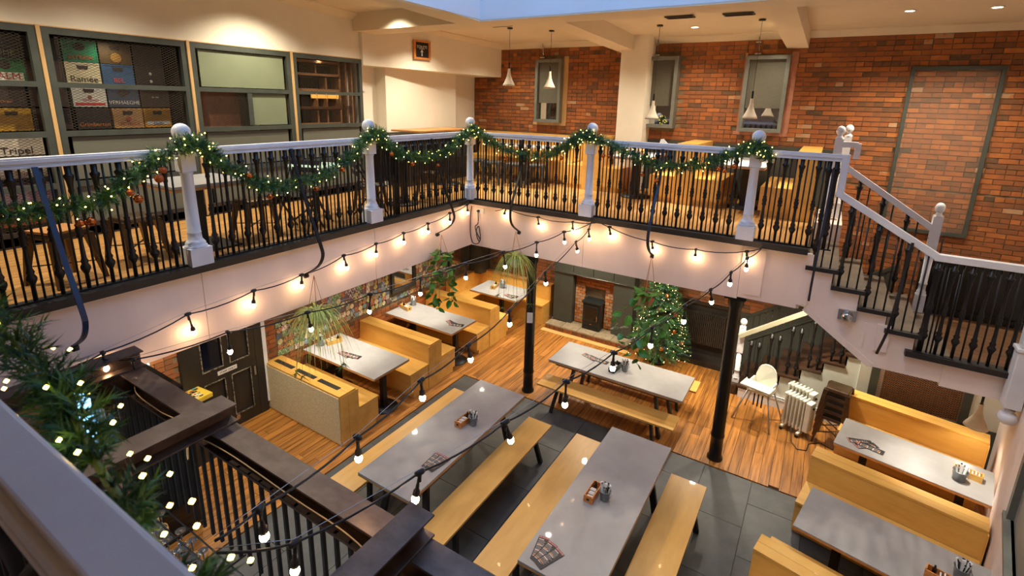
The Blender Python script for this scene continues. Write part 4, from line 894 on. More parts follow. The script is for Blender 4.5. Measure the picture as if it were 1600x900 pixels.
def caddy(x, y, rz, lab, col=None, z=ZT):
    t = thing('condiment_box', lab, 'box', (x, y, z), rz, 'wooden condiment boxes'); m = col or M_ORANGEWOOD
    q = MB(); q.box(-.05, -.13, 0, .05, .13, .012); q.box(-.05, -.13, .012, -.04, .13, .075); q.box(.04, -.13, .012, .05, .13, .075); q.box(-.04, -.13, .012, .04, -.118, .085); q.box(-.04, .118, .012, .04, .13, .085)
    q.build('tray', m, t); q = MB(); q.lathe([(.018, 0), (.018, .08), (.008, .10), (.008, .115)], (0, .07, .012), 12); q.build('bottle', M_GLASSD, t)
    q = MB()
    for k in range(5): q.box(-.03, -.10+.03*k, .02, .03, -.09+.03*k, .07+.008*(k % 2))
    q.build('sachets', M_PAPER, t, rz=.1); q = MB(); q.box(-.015, -.1325, .03, .015, -.13, .055); q.build('stamp', M_MENU, t)
def pail(x, y, lab, n=10, z=ZT, s=1.0, napkin=False):
    t = thing('cutlery_pail', lab, 'pail', (x, y, z), group='cutlery pails'); q = MB()
    q.lathe([(.045*s, 0), (.048*s, .004), (.060*s, .115), (.066*s, .120), (.063*s, .124), (.056*s, .118), (.043*s, .006)], n=20); q.build('pail_body', M_GALV, t)
    q = MB(); q.tube([(.06*s, 0, .11), (.075*s, 0, .08), (.06*s, -.03, .06)], .003); q.build('pail_handle', M_CHROME, t)
    q = MB(); r_ = random.Random(int(x*100))
    for k in range(n):
        a = r_.random()*6.28; rr = .035*s; q.tube([(rr*.4*cos(a), rr*.4*sin(a), .02), (rr*1.2*cos(a), rr*1.2*sin(a), .165+r_.uniform(-.01, .02))], .0045, 5); q.ball((rr*1.25*cos(a), rr*1.25*sin(a), .175), .009, 6, 4)
    q.build('cutlery', M_GLASSD if not napkin else M_CHROME, t)
    q = MB()
    for k in range(3): q.bar((-.02+.02*k, -.01, .05), (-.05+.05*k, .01, .19), .03, .012); 
    q.build('napkin', M_PAPER, t)
caddy(-3.55, 4.66, -.05, 'open pine condiment box on the left long table'); pail(-3.43, 4.70, 'galvanised pail of dark cutlery on the left long table')
caddy(-1.63, 4.42, -.02, 'open pine condiment box at the middle of the right long table'); pail(-1.50, 4.44, 'galvanised pail of cutlery and napkins on the right long table')
caddy(-2.40, 7.10, -.1, 'condiment box standing at the middle of the crosswise table', M_MENU); pail(-2.26, 7.16, 'grey pail beside the condiment box on the crosswise table')
caddy(-6.76, 5.20, -.3, 'pine condiment box on the booth table under the spider plant', M_PLY); pail(-6.86, 5.02, 'galvanised pail at the wall end of the first booth table')
caddy(-6.78, 6.98, 1.35, 'yellow wooden condiment box at the wall end of the second booth table', M_PLY); pail(-6.80, 7.22, 'pail with upright white napkins on the second booth table', napkin=True)
caddy(-6.0, 9.02, .2, 'small condiment box on the corner booth table', M_PLY); pail(-5.85, 9.12, 'pail beside the small box on the corner booth table')
caddy(1.90, 7.12, 1.3, 'pine condiment box against the wall on the bright right table', M_PLY); pail(1.80, 6.98, 'white pail of cutlery on the bright right table', napkin=True, s=1.15)
caddy(1.42, 5.20, 1.3, 'condiment box at the wall end of the bare right table', M_ORANGEWOOD); pail(1.56, 5.34, 'pail with black napkins at the bottom right corner')
t = thing('board_game', 'yellow illustrated board game box beside the dark door', 'game box', (-6.82, 2.87, .842), .1)
q = MB(); q.box(-.17, -.23, 0, .17, .23, .06); q.build('box', flat('yellow_print', (226, 190, 60)), t, bevel=.003)
q = MB(); r_ = random.Random(5)
for k in range(60): a, c = r_.uniform(-.15, .11), r_.uniform(-.2, .15); q.box(a, c, .0602+.00002*k, a+r_.uniform(.01, .055), c+r_.uniform(.01, .055), .0608+.00002*k, mi=r_.randrange(4))
q.build('cover_print', [M_MWHITE, flat('print_teal', (80, 160, 160)), M_MENU, M_MRED], t)
q = MB(); q.box(-7.03, 2.4, 0, -6.55, 3.04, .78); tag(q.build('low_cabinet', M_DOOR), 'dark low cabinet beside the door carrying the games', 'cabinet')
q = MB(); q.box(-.16, -.2, 0, .16, .2, .055); tag(q.build('game_box', M_MENU, loc=(-6.82, 2.84, .78), bevel=.003), 'dark game box under the yellow one', 'game box')
q = MB(); q.box(-7.04, 2.22, 1.42, -7.0, 2.56, 1.62); tag(q.build('wall_screen', M_SCREEN), 'small lit pale-blue screen on the brick by the gantry', 'screen')

# ------------------------------------------------------------------ high chair, heaters, stools
t = thing('high_chair', 'white plastic high chair with silver legs by the stair foot', 'high chair', (-.38, 8.2, 0), -.25)
def rbox(mb, cx, cy, w, d, z0, z1, taper=0): mb.hexa([(cx-w/2, cy-d/2, z0), (cx+w/2, cy-d/2, z0), (cx+w/2, cy+d/2, z0), (cx-w/2, cy+d/2, z0)], [(cx-w/2-taper, cy-d/2-taper, z1), (cx+w/2+taper, cy-d/2-taper, z1), (cx+w/2+taper, cy+d/2+taper, z1), (cx-w/2-taper, cy+d/2+taper, z1)])
q = MB(); rbox(q, 0, .02, .30, .28, .50, .53); rbox(q, -.165, .02, .025, .26, .50, .66); rbox(q, .165, .02, .025, .26, .50, .66); rbox(q, 0, -.1, .1, .03, .50, .62)
q.build('seat_shell', M_PLASTIC, t, bevel=.01)
q = MB(); pts = [(-.16, .14, .52), (-.16, .17, .68)]+[(-.145*cos(pi*k/8), .18+.01*sin(pi*k/8), .74+.15*sin(pi*k/8)) for k in range(0, 9)]+[(.16, .17, .68), (.16, .14, .52)]
q.prism(pts, (0, .02, 0)); q.build('backrest', M_PLASTIC, t, bevel=.006)
q = MB(); q.box(-.22, -.30, .64, .22, -.04, .655); q.box(-.22, -.30, .655, -.205, -.04, .675); q.box(.205, -.30, .655, .22, -.04, .675); q.box(-.205, -.30, .655, .205, -.285, .675); q.build('tray', M_PLASTIC, t, bevel=.008)
for (a, c, s1, s2) in ((-.15, -.10, -.14, -.16), (.15, -.10, .14, -.16), (-.15, .13, -.14, .14), (.15, .13, .14, .14)):
    q = MB(); q.tube([(a, c, .52), (a+s1, c+s2, .0)], .013, 8); q.build('leg', M_ALU, t)
q = MB()
for x in (-.06, 0, .06): q.bar((x, -.06, .52), (x+.01, -.10, .28), .022, .004)
q.build('harness', M_WEB, t)
def heater(x, y, rz, lab):
    t = thing('oil_radiator', lab, 'heater', (x, y, 0), rz, 'white oil-filled radiators')
    for k in range(6):
        q = MB(); q.box(-.08, -.16+.055*k, .08, .08, -.135+.055*k, .60); q.box(-.05, -.165+.055*k, .10, .05, -.11+.055*k, .14); q.box(-.05, -.165+.055*k, .54, .05, -.11+.055*k, .58); q.build('fin', M_PLASTIC, t, bevel=.008)
    q = MB(); q.box(-.075, -.25, .10, .075, -.17, .58); q.build('control_box', M_PLASTIC, t, bevel=.012)
    q = MB(); q.lathe([(.02, 0), (.018, .02)], n=12, M=Matrix.Translation((0, -.25, .5)) @ Matrix.Rotation(pi/2, 4, 'X')); q.build('dial', M_WEB, t)
    q = MB(); q.box(-.14, -.16, .04, .14, -.12, .07); q.box(-.14, .08, .04, .14, .12, .07); q.build('foot_bar', M_PLASTIC, t)
    for (a, c) in ((-.14, -.14), (.14, -.14), (-.14, .1), (.14, .1)): q = MB(); q.lathe([(.025, -.012), (.025, .012)], (0, 0, 0), 10, M=Matrix.Translation((a, c, .026)) @ Matrix.Rotation(pi/2, 4, 'Y')); q.build('castor', M_WEB, t)
heater(.12, 8.22, 1.15, 'nearer of the two white oil-filled radiators by the stair'); heater(.14, 8.55, 1.15, 'farther white oil-filled radiator, half hidden behind the nearer one')
q = MB(); q.tube([(.1, 8.0, .2), (.14, 7.85, .02), (.22, 7.72, .008), (.34, 7.76, .008), (.36, 7.95, .008), (.5, 8.08, .008), (.66, 8.0, .008), (.85, 8.2, .008), (.75, 8.45, .008), (.95, 8.6, .01)], .006, 6)
_h = [o for o in COL.objects if o.name.startswith('oil_radiator')][0]; _c = q.build('power_cord', M_CABLE, _h); _c.matrix_parent_inverse = (Matrix.Translation(_h.location) @ Matrix.Rotation(_h.rotation_euler.z, 4, 'Z')).inverted()
def stool(x, y, z, rz, lab, grp, s=1.0, low=True, m=None):
    t = thing('metal_stool', lab, 'stool', (x, y, z), rz, grp); m = m or M_BRONZE; Ht = .45 if low else .66
    q = MB(); q.hexa([(-.155, -.155, Ht-.05), (.155, -.155, Ht-.05), (.155, .155, Ht-.05), (-.155, .155, Ht-.05)], [(-.145, -.145, Ht), (.145, -.145, Ht), (.145, .145, Ht), (-.145, .145, Ht)]); q.build('seat', m, t, bevel=.012)
    e = .19
    for (a, c) in ((-1, -1), (1, -1), (1, 1), (-1, 1)):
        q = MB(); q.hexa([(a*e-.014, c*e-.014, 0), (a*e+.014, c*e-.014, 0), (a*e+.014, c*e+.014, 0), (a*e-.014, c*e+.014, 0)], [(a*.135-.03, c*.135-.03, Ht-.03), (a*.135+.03, c*.135-.03, Ht-.03), (a*.135+.03, c*.135+.03, Ht-.03), (a*.135-.03, c*.135+.03, Ht-.03)]); q.build('leg', m, t)
    q = MB(); zz = .16 if low else .3; k_ = e-(e-.135)*zz/Ht
    q.bar((-k_, -k_, zz), (k_, k_, zz), .02, .006); q.bar((-k_, k_, zz), (k_, -k_, zz), .02, .006); q.build('cross_brace', m, t); return t
for k in range(5): stool(.62, 8.22, k*.115, -.2, ['bottom stool of the bronze stack beside the right booth', 'second stool from the bottom of the bronze stack', 'middle stool of the bronze stack', 'second stool from the top of the bronze stack', 'topmost stool of the bronze stack beside the right booth'][k], 'stacked bronze stools', m=M_BRONZE)
# wall radiator
t = thing('wall_radiator', 'dark double panel radiator on the back wall beside the tree', 'radiator', (-1.62, YB-.12, .33))
for k in range(24): q = MB(); q.box(-.42+.035*k+.004, -.05, 0.02, -.42+.035*(k+1)-.004, 0, .64); q.build('rib', M_DOOR, t)
q = MB(); q.box(-.43, -.04, .64, .43, .04, .66); q.box(-.43, -.03, 0, .43, .03, .02); q.build('casing', M_DOOR, t); q = MB(); q.tube([(.44, -.02, .06), (.5, -.02, .06), (.5, -.02, -.2)], .012); q.build('valve', M_CHROME, t)

# ------------------------------------------------------------------ pendants
def pendant(x, y, ztop, zb, lab, en=60, s=1.0, grp='cone pendant lamps', glow=True, size=95):
    t = thing('pendant_lamp', lab, 'lamp', (x, y, zb), group=grp); L_ = ztop-zb
    q = MB(); q.lathe([(.022*s, .30*s), (.024*s, .24*s), (.035*s, .18*s), (.06*s, .11*s), (.10*s, .035*s), (.115*s, .0), (.108*s, .003), (.09*s, .04*s), (.03*s, .15*s), (.018*s, .2*s)], n=24, cap=False); q.build('shade', M_CONC, t)
    q = MB(); q.lathe([(.012, .28*s), (.014, .30*s), (.014, .40*s), (.01, .41*s)], n=12); q.build('neck', M_GLASSD, t)
    q = MB(); q.tube([(0, 0, .40*s), (0, 0, L_)], .0035, 5); q.build('cord', M_CABLE, t); q = MB(); q.lathe([(.05, L_-.025), (.05, L_)], n=16); q.build('ceiling_rose', M_GLASSD, t)
    q = MB(); q.ball((0, 0, .05*s), .035*s, 12, 8); q.build('bulb', M_LAMPW, t)
    spot('pendant_light', (x, y, zb-.005), en, size, .6, NEUT, .04)
pendant(-5.15, 8.10, zc(8.1), 4.80+.33, 'leftmost cone pendant over the back balcony booths', 30)
pendant(-4.55, 8.55, zc(8.5), 5.10, 'cone pendant in front of the first back window', 30)
pendant(-2.62, 8.62, zc(8.6), 4.62, 'long-corded cone pendant in front of the second back window', 30)
pendant(-1.12, 8.62, zc(8.6), 4.68, 'long-corded cone pendant in front of the third back window', 30)
pendant(2.02, 7.75, 1.95, 1.08, 'white cone pendant under the landing above the right booth table', 2, 1.05, size=130)
spot('booth_spot', (1.62, 6.98, 1.92), 26, 78, .8, NEUT, .04)
# recessed downlights
def downlight(x, y, z, en, lab, size=110, col=WARM, tilt=(0, 0, 0), seen=True):
    q = MB(); q.lathe([(.075, -.004), (.075, .0)], n=20, smooth=False); q.lathe([(.05, -.006), (.05, -.004)], n=20, mi=1, smooth=False)
    o = tag(q.build('recessed_downlight', [M_WHITE, M_LAMPW], loc=(x, y, z-.002)), lab, 'lamp', 'recessed ceiling downlights')
    spot('downlight', (x, y, z-.03), en, size, .9, col, .05, tilt)
UP = [(.60, 8.62, 'recessed downlight nearer the beam above the brick frame', 55), (1.46, 8.70, 'recessed downlight at the upper right of the picture', 55), (-6.0, 1.0, 'out', 60), (-6.35, 4.3, 'out', 60), (-6.0, 7.3, 'out', 60), (-5.9, 2.6, 'out', 50), (-6.0, 5.9, 'out', 40), (-4.10, 8.50, 'recessed downlight left of the first cross beam', 34), (-2.15, 8.95, 'recessed downlight between the square pier and the second cross beam', 32), (-5.6, 8.9, 'out', 26), (-2.2, 7.6, 'out', 32), (-.9, 9.1, 'out', 20)]
for (x, y, lb, en) in UP:
    if lb != 'out': downlight(x, y, zc(y), en, lb, 130)
    else: spot('downlight', (x, y, zc(y)-.03), en, 130, .9, WARM, .05)
# vents in ceiling
for (x, y, lb) in [(-2.17, 8.07, 'dark ceiling vent left of the second cross beam'), (-1.37, 8.13, 'dark ceiling vent beside the second cross beam'), (-5.19, 7.82, 'dark ceiling vent near the corner of the skylight')]:
    t = thing('ceiling_vent', lb, 'vent', (x, y, zc(y)-.02)); q = MB(); q.box(-.2, -.11, 0, .2, -.09, .015); q.box(-.2, .09, 0, .2, .11, .015); q.box(-.2, -.09, 0, -.18, .09, .015); q.box(.18, -.09, 0, .2, .09, .015); q.build('frame', M_GRILLE, t)
    q = MB()
    for k in range(8): q.box(-.18, -.085+.022*k, .004, .18, -.073+.022*k, .01)
    q.build('slats', M_DARKROOM, t)
# under-balcony lights (soffit)
for (x, y, en, sz) in [(-6.4, 5.1, 58, 62), (-6.45, 7.0, 58, 62), (-5.95, 8.95, 52, 66), (-5.6, 4.0, 24, 130), (-5.6, 5.9, 20, 130), (-5.4, 7.7, 20, 130), (-3.9, 8.9, 38, 130), (-2.3, 8.6, 30, 130), (-1.2, 8.2, 36, 130), (-3.0, 7.6, 26, 130), (-6.3, 2.7, 22, 130), (-.1, 8.3, 44, 130), (-4.9, 9.2, 12, 120)]:
    spot('soffit_spot', (x, y, ZS-.03 if x < 0 else 2.3), en, sz, .8, NEUT if sz < 90 else WARM, .05)

# ------------------------------------------------------------------ upstairs furniture
t = thing('trestle_table', 'square pale-topped table with black pedestal behind the left balcony railing', 'table', (-5.62, 2.72, ZU), 0)
q = MB(); q.box(-.36, -.38, .70, .36, .38, .73); q.build('tabletop', M_LAM, t, bevel=.003); q = MB(); q.box(-.355, -.375, .672, .355, .375, .70); q.build('top_edge', M_PLYEDGE, t)
q = MB(); q.box(-.05, -.05, .02, .05, .05, .67); q.box(-.28, -.28, 0, .28, .28, .02); q.build('pedestal', M_LEG, t)
stool(-5.45, 1.5, ZU, .3, 'bronze stool with a plywood seat at the left behind the blue brace', 'bronze stools along the left balcony')
q = MB(); q.box(-.15, -.15, 0, .15, .15, .02); tag(q.build('seat_pad', M_PLYEDGE, loc=(-5.45, 1.5, ZU+.451), rz=.3), 'plywood seat pad on the leftmost bronze stool', 'seat pad')
stool(-5.62, 2.12, ZU, .1, 'bronze stool at the near side of the square pale table', 'bronze stools along the left balcony')
stool(-5.55, 3.30, ZU, -.1, 'bronze stool at the far side of the square pale table', 'bronze stools along the left balcony')
t = thing('round_table', 'round glass-green cafe table behind the left balcony', 'table', (-5.75, 4.30, ZU)); q = MB(); q.lathe([(.36, .70), (.37, .71), (.36, .725)], n=32, smooth=False); q.build('tabletop', flat('pale_green_top', (150, 176, 156)), t)
q = MB(); q.lathe([(.03, .02), (.02, .1), (.02, .70)], n=12); q.build('column', M_LEG, t)
for k in range(3): q = MB(); a = k*2.1; q.tube([(.02*cos(a), .02*sin(a), .3), (.15*cos(a), .15*sin(a), .12), (.30*cos(a), .30*sin(a), .01)], .014); q.build('foot', M_LEG, t)
def folding_chair(x, y, rz, lab):
    t = thing('folding_chair', lab, 'chair', (x, y, ZU), rz, 'slatted folding chairs')
    for k in range(5): q = MB(); q.box(-.19, -.17+.07*k, .44, .19, -.12+.07*k, .455); q.build('seat_slat', M_LEG, t)
    for k in range(3): q = MB(); q.box(-.19, .21, .60+.09*k, .19, .225, .66+.09*k); q.build('back_slat', M_LEG, t)
    for sx in (-1, 1):
        q = MB(); q.bar((sx*.2, -.2, 0), (sx*.2, .23, .86), .018, .018); q.build('leg', M_IRON, t); q = MB(); q.bar((sx*.18, .22, 0), (sx*.18, -.15, .45), .018, .018); q.build('leg', M_IRON, t)
folding_chair(-5.4, 3.78, .4, 'dark folding chair on the near side of the round table'); folding_chair(-5.3, 4.85, 2.6, 'dark folding chair on the far side of the round table')
t = thing('standing_board', 'dark framed board standing by the second white post on the balcony', 'board', (-5.14, 4.90, ZU)); q = MB()
q.box(-.02, -.28, 0, .02, -.22, 1.12); q.box(-.02, .22, 0, .02, .28, 1.12); q.box(-.02, -.22, .50, .02, .22, .56); q.box(-.02, -.22, 1.06, .02, .22, 1.12); q.build('frame', M_DOOR, t)
q = MB(); q.box(-.008, -.22, .56, .008, .22, 1.06); q.build('board', M_DARKROOM, t)
t = thing('cafe_table', 'small square cafe table past the standing board on the balcony', 'table', (-5.55, 5.75, ZU)); q = MB(); q.box(-.3, -.3, .72, .3, .3, .75); q.build('tabletop', M_LEG, t); q = MB(); q.box(-.04, -.04, .02, .04, .04, .72); q.lathe([(.22, 0), (.22, .02)], n=20); q.build('pedestal', M_LEG, t)
stool(-5.5, 6.35, ZU, .2, 'bronze stool behind the end of the left railing', 'bronze stools along the left balcony'); stool(-5.7, 5.2, ZU, .5, 'bronze stool between the standing board and the small cafe table', 'bronze stools along the left balcony')
t = thing('ledge_table', 'pale plywood table on a dark leg in the lit recess', 'table', (-6.3, 7.75, ZU)); q = MB(); q.box(-.65, -.85, 1.02, .05, .75, 1.05); q.build('tabletop', M_PLYEDGE, t, bevel=.002); q = MB(); q.box(-.04, -.06, .02, .04, .06, 1.02); q.lathe([(.25, 0), (.25, .02)], n=20); q.build('pedestal', M_LEG, t)
b = MB(); b.box(-6.98, 6.9, ZU, -6.62, 8.9, .45+ZU); tag(b.build('dark_bench', M_DOOR), 'dark bench seat along the wall under the recess table', 'bench')
def upbooth(x, yf, lab, w=.16, s1=True, s2=True, z=1.0):
    t = thing('booth_bench', lab, 'bench', (x, yf, ZU), 0, 'plywood booth benches on the back balcony'); Lb = YB-.06-yf
    q = MB(); q.box(-w, 0, 0, w, Lb, z); q.build('back_box', M_PLY, t)
    if s1: q = MB(); q.box(-w-.42, .03, .09, -w, Lb, .45); q.box(-w-.38, .06, 0, -w, Lb, .09); q.build('left_seat', M_PLY, t)
    if s2: q = MB(); q.box(w, .03, .09, w+.42, Lb, .45); q.box(w, .06, 0, w+.38, Lb, .09); q.build('right_seat', M_PLY, t)
upbooth(-3.78, 8.85, 'plywood booth bench behind the middle white post of the back railing')
upbooth(-1.98, 8.55, 'plywood booth bench between the two dark pedestal tables upstairs')
upbooth(-.25, 8.35, 'plywood booth bench end by the head of the stair', s2=False, w=.14)
t = thing('booth_bench', 'plywood wall bench in the back left corner of the balcony', 'bench', (-5.6, 9.3, ZU), 0, 'plywood booth benches on the back balcony'); q = MB(); q.box(-1.3, .3, 0, 1.3, .47, .95); q.build('back_box', M_PLY, t); q = MB(); q.box(-1.3, -.15, .09, 1.3, .3, .45); q.box(-1.3, -.05, 0, 1.3, .3, .09); q.build('seat', M_PLY, t)
def uptable(x, y, lab, rz=0, hl=.75): 
    t = thing('balcony_table', lab, 'table', (x, y, ZU), rz, 'grey tables on the back balcony'); q = MB(); q.box(-.33, -hl, .735, .33, hl, .75); q.build('tabletop', M_LAM, t); q = MB(); q.box(-.33, -hl, .71, .33, hl, .735); q.build('top_edge', M_PLYEDGE, t)
    q = MB(); q.box(-.05, -.05, .02, .05, .05, .71); q.lathe([(.26, 0), (.26, .02), (.05, .035)], n=24); q.build('pedestal', M_LEG, t)
uptable(-2.85, 8.78, 'grey-topped balcony table right of the square white pier', hl=.6); uptable(-1.10, 8.95, 'grey-topped balcony table nearest the stair newels'); uptable(-5.3, 8.95, 'grey-topped balcony table in front of the corner wall bench', pi/2)
for (x, y, lb) in [(-6.05, 8.45, 'grey stool leftmost under the balcony corner table'), (-5.62, 8.35, 'grey stool second from left at the balcony corner table'), (-5.15, 8.4, 'grey stool third from left at the balcony corner table'), (-4.72, 8.5, 'grey stool nearest the pier side of the balcony corner table')]: stool(x, y, ZU, .2, lb, 'stools at the balcony corner table', m=M_GRILLE)
for (x, y, lb) in [(-2.86, 9.05, 'pine condiment box on the table right of the square pier'), (-1.0, 9.3, 'pine condiment box on the balcony table by the newels')]: caddy(x, y, .3, lb, z=ZU+.75)
t = thing('chip_paper', 'scrap of folded paper standing behind the back handrail right of the pier', 'paper', (-2.32, 8.42, ZU+1.0)); q = MB(); q.hexa([(-.08, -.03, -.03), (.08, -.03, -.03), (.08, .03, -.03), (-.08, .03, -.03)], [(-.06, 0, .06), (-.02, 0, .07), (-.02, .01, .07), (-.06, .01, .06)]); q.build('paper', M_PAPER, t)

# ------------------------------------------------------------------ foliage
def needles(mb, p, d, L_, n, nl, nw, spread=.8, mi=0, rr=random):
    """a sprig: needles leaving an axis from p along d."""
    d = d.normalized(); a = d.cross(Vector((0, 0, 1)));
    if a.length < .05: a = d.cross(Vector((1, 0, 0)))
    a.normalize(); b = a.cross(d)
    for k in range(n):
        u = k/n; th = rr.uniform(0, 2*pi); o = p+d*(L_*u); r_ = a*cos(th)+b*sin(th)
        tip = o+(d*.75+r_*spread).normalized()*nl*rr.uniform(.7, 1.1); s = r_.cross(d).normalized()*nw
        mb.add([o-s, o+s, tip], [(0, 1, 2)], mi=mi)
def crom(P_, m=8):
    P_ = [Vector(p) for p in P_]; S = []
    for i in range(len(P_)-1):
        a = P_[max(i-1, 0)]; b_ = P_[i]; c = P_[i+1]; d = P_[min(i+2, len(P_)-1)]
        for k in range(m):
            u = k/m; S.append(.5*((2*b_)+(c-a)*u+(2*a-5*b_+4*c-d)*u*u+(3*b_-a-3*c+d)*u**3))
    S.append(P_[-1]); return S
ICO = None
def tiny(mb, c, r, mi=0):
    x, y, z = c; vs = [(x+r, y, z), (x-r, y, z), (x, y+r, z), (x, y-r, z), (x, y, z+r), (x, y, z-r)]
    mb.add(vs, [(0, 2, 4), (2, 1, 4), (1, 3, 4), (3, 0, 4), (2, 0, 5), (1, 2, 5), (3, 1, 5), (0, 3, 5)], True, mi)
def garland(lab, pts, rad=.078, dens=330, nl=.056, nlights=60, lr=.0068, seed=1, droop=.0, lrad=None, env=None):
    t = thing('pine_garland', lab, 'garland', pts[0], group='lit pine garland swags'); o = Vector(pts[0]); rr = random.Random(seed)
    S = [Vector(p)-o for p in crom(pts, 10)]; Lt = sum((S[i+1]-S[i]).length for i in range(len(S)-1))
    q = MB(); q.tube(S[::3]+[S[-1]], .006, 5); q.build('wire_core', M_STEM, t)
    q = MB(); N_ = int(dens*Lt)
    for k in range(N_):
        u = rr.random()*(len(S)-1.001); i = int(u); p = S[i].lerp(S[i+1], u-i); tg = (S[i+1]-S[i]).normalized()
        th = rr.uniform(0, 2*pi); a = tg.cross(Vector((.1, .2, 1))).normalized(); b_ = a.cross(tg); d = (a*cos(th)+b_*sin(th)+tg*rr.uniform(-.8, .8)+Vector((0, 0, -droop))).normalized()
        e_ = env(u/(len(S)-1)) if env else 1.0
        if rr.random() > e_*1.2: continue
        needles(q, p+d*.004, d, rad*e_*rr.uniform(.5, 1.4), 14, nl*(.5+.5*e_), nl*.065, mi=0 if rr.random() < .6 else 1, rr=rr)
    q.build('foliage', [M_PINE, M_PINE2], t, kind='stuff')
    q = MB(); lrad = lrad or rad
    for k in range(int(nlights)):
        u = (k+.5)/nlights*(len(S)-1.001); i = int(u); p = S[i].lerp(S[i+1], u-i); th = k*1.3+rr.uniform(-.6, .6)
        tg = (S[i+1]-S[i]).normalized(); a = tg.cross(Vector((.1, .2, 1))).normalized(); b_ = a.cross(tg)
        tiny(q, p+(a*cos(th)+b_*sin(th))*lrad*rr.uniform(.8, 1.35), lr)
    q.build('fairy_lights', M_FAIRY, t, kind='stuff'); return t
GX, GY = -4.90, 6.62
garland('lit garland from the left picture edge up to the first white post', [(GX, .75, 4.08), (GX, 1.06, 4.0), (GX, 1.35, 3.98), (GX, 1.66, 4.01), (GX, 1.85, 4.13), (GX, 2.06, 4.29), (GX+.03, 2.27, 4.40), (GX+.06, 2.38, 4.42), (GX+.03, 2.50, 4.40)], seed=1, nlights=62)
garland('lit garland swag between the first and second white posts', [(GX, 2.50, 4.38), (GX, 2.66, 4.20), (GX, 3.02, 3.97), (GX, 3.30, 3.92), (GX, 3.73, 3.96), (GX, 4.2, 4.17), (GX, 4.42, 4.36), (GX+.05, 4.56, 4.43), (GX+.02, 4.68, 4.38)], seed=2, nlights=62)
garland('lit garland swag between the second post and the corner post', [(GX, 4.68, 4.36), (GX, 5.08, 4.12), (GX, 5.6, 4.05), (GX, 6.03, 4.11), (GX, 6.38, 4.30), (GX+.05, 6.60, 4.40)], seed=3, nlights=52)
garland('lit garland swag on the back railing from the corner post', [(-4.90, GY, 4.42), (-4.72, GY, 4.34), (-4.24, GY, 4.12), (-3.57, GY, 4.09), (-3.18, GY, 4.28), (-3.0, GY, 4.40), (-2.86, GY-.05, 4.42)], seed=4, nlights=62)
garland('lit garland swag on the back railing in front of the square pier', [(-2.84, GY-.04, 4.41), (-2.66, GY, 4.36), (-2.26, GY, 4.20), (-1.80, GY, 4.08), (-1.31, GY, 4.15), (-.98, GY, 4.31), (-.78, GY-.05, 4.40), (-.66, GY-.02, 4.38), (-.62, GY, 4.28)], seed=5, nlights=66)
garland('large blurred near garland hanging outside the nearest handrail', [(-1.75, .26, 4.40), (-1.35, .28, 4.33), (-1.08, .262, 4.31), (-.90, .236, 4.30), (-.74, .215, 4.31), (-.62, .212, 4.29), (-.54, .22, 4.24)], rad=.044, dens=430, nl=.036, nlights=44, lr=.0042, seed=6, lrad=.05, env=lambda u: 1.0 if u < .42 else max(.12, 1-(u-.42)*7) if u < .60 else .06+.8*max(0, 1-abs(u-.68)/.08) if u < .80 else .06+.8*max(0, 1-abs(u-.93)/.09))
def bauble(x, y, z, lab, r=.035, m=None):
    t = thing('bauble', lab, 'bauble', (x, y, z), group='copper baubles on the garland'); q = MB(); q.ball((0, 0, 0), r, 18, 12); q.build('sphere', m or M_COPPER, t); q = MB(); q.lathe([(.008, r-.003), (.008, r+.008)], n=8); q.tube([(0, 0, r+.006), (0, .004, r+.05)], .0015, 4); q.build('cap', M_CHROME, t)
BA = [(GX+.06, 1.47, 3.86, 'left'), (GX+.06, 1.54, 3.86, ''), (GX+.07, 1.83, 4.05, ''), (GX+.07, 1.88, 3.99, ''), (GX+.06, 2.10, 4.21, ''), (GX+.06, 2.06, 4.14, ''), (GX+.06, 2.86, 4.08, ''), (GX+.06, 3.06, 3.84, ''), (GX+.06, 3.62, 3.85, ''), (GX+.06, 4.0, 4.03, ''), (GX+.06, 4.80, 4.15, ''), (GX+.06, 5.18, 3.99, ''), (GX+.06, 5.72, 3.92, ''), (-4.2, GY-.06, 4.02, ''), (-3.25, GY-.06, 4.08, ''), (-2.62, GY-.06, 4.16, ''), (-2.54, GY-.06, 4.16, ''), (-2.06, GY-.06, 3.96, ''), (-1.86, GY-.06, 3.90, ''), (-1.12, GY-.06, 4.12, ''), (-1.05, GY-.06, 4.10, ''), (-.95, GY-.06, 4.16, '')]
BL = ['left bauble of the pair hanging lowest at the far left garland', 'shiny right bauble of the pair hanging lowest at the far left garland', 'matt bauble above another left of the first white post', 'shiny lower bauble left of the first white post', 'matt bauble just left of the first white post', 'shiny bauble under the matt one by the first white post', 'small bauble just right of the first white post', 'bauble under the lowest point of the second swag', 'bauble at the right end of the second swag bottom', 'bauble under the rising end of the second swag', 'bauble right of the second white post by the dark board', 'large bauble beside the dark standing board', 'bauble at the right end of the third swag', 'bauble on the back railing right of the corner post', 'bauble under the rising end of the first back swag', 'left of two baubles just right of the middle back post', 'right of two baubles just right of the middle back post', 'teardrop bauble under the back swag by the pier', 'lowest bauble in the middle of the last back swag', 'left bauble of the cluster near the last back post', 'middle bauble of the cluster near the last back post', 'right bauble of the cluster near the last back post']
for (x, y, z, _), lb in zip(BA, BL): bauble(x, y, z, lb, .036 if 'shiny' in lb or 'large' in lb else .030, M_COPMAT if 'matt' in lb else M_COPPER)

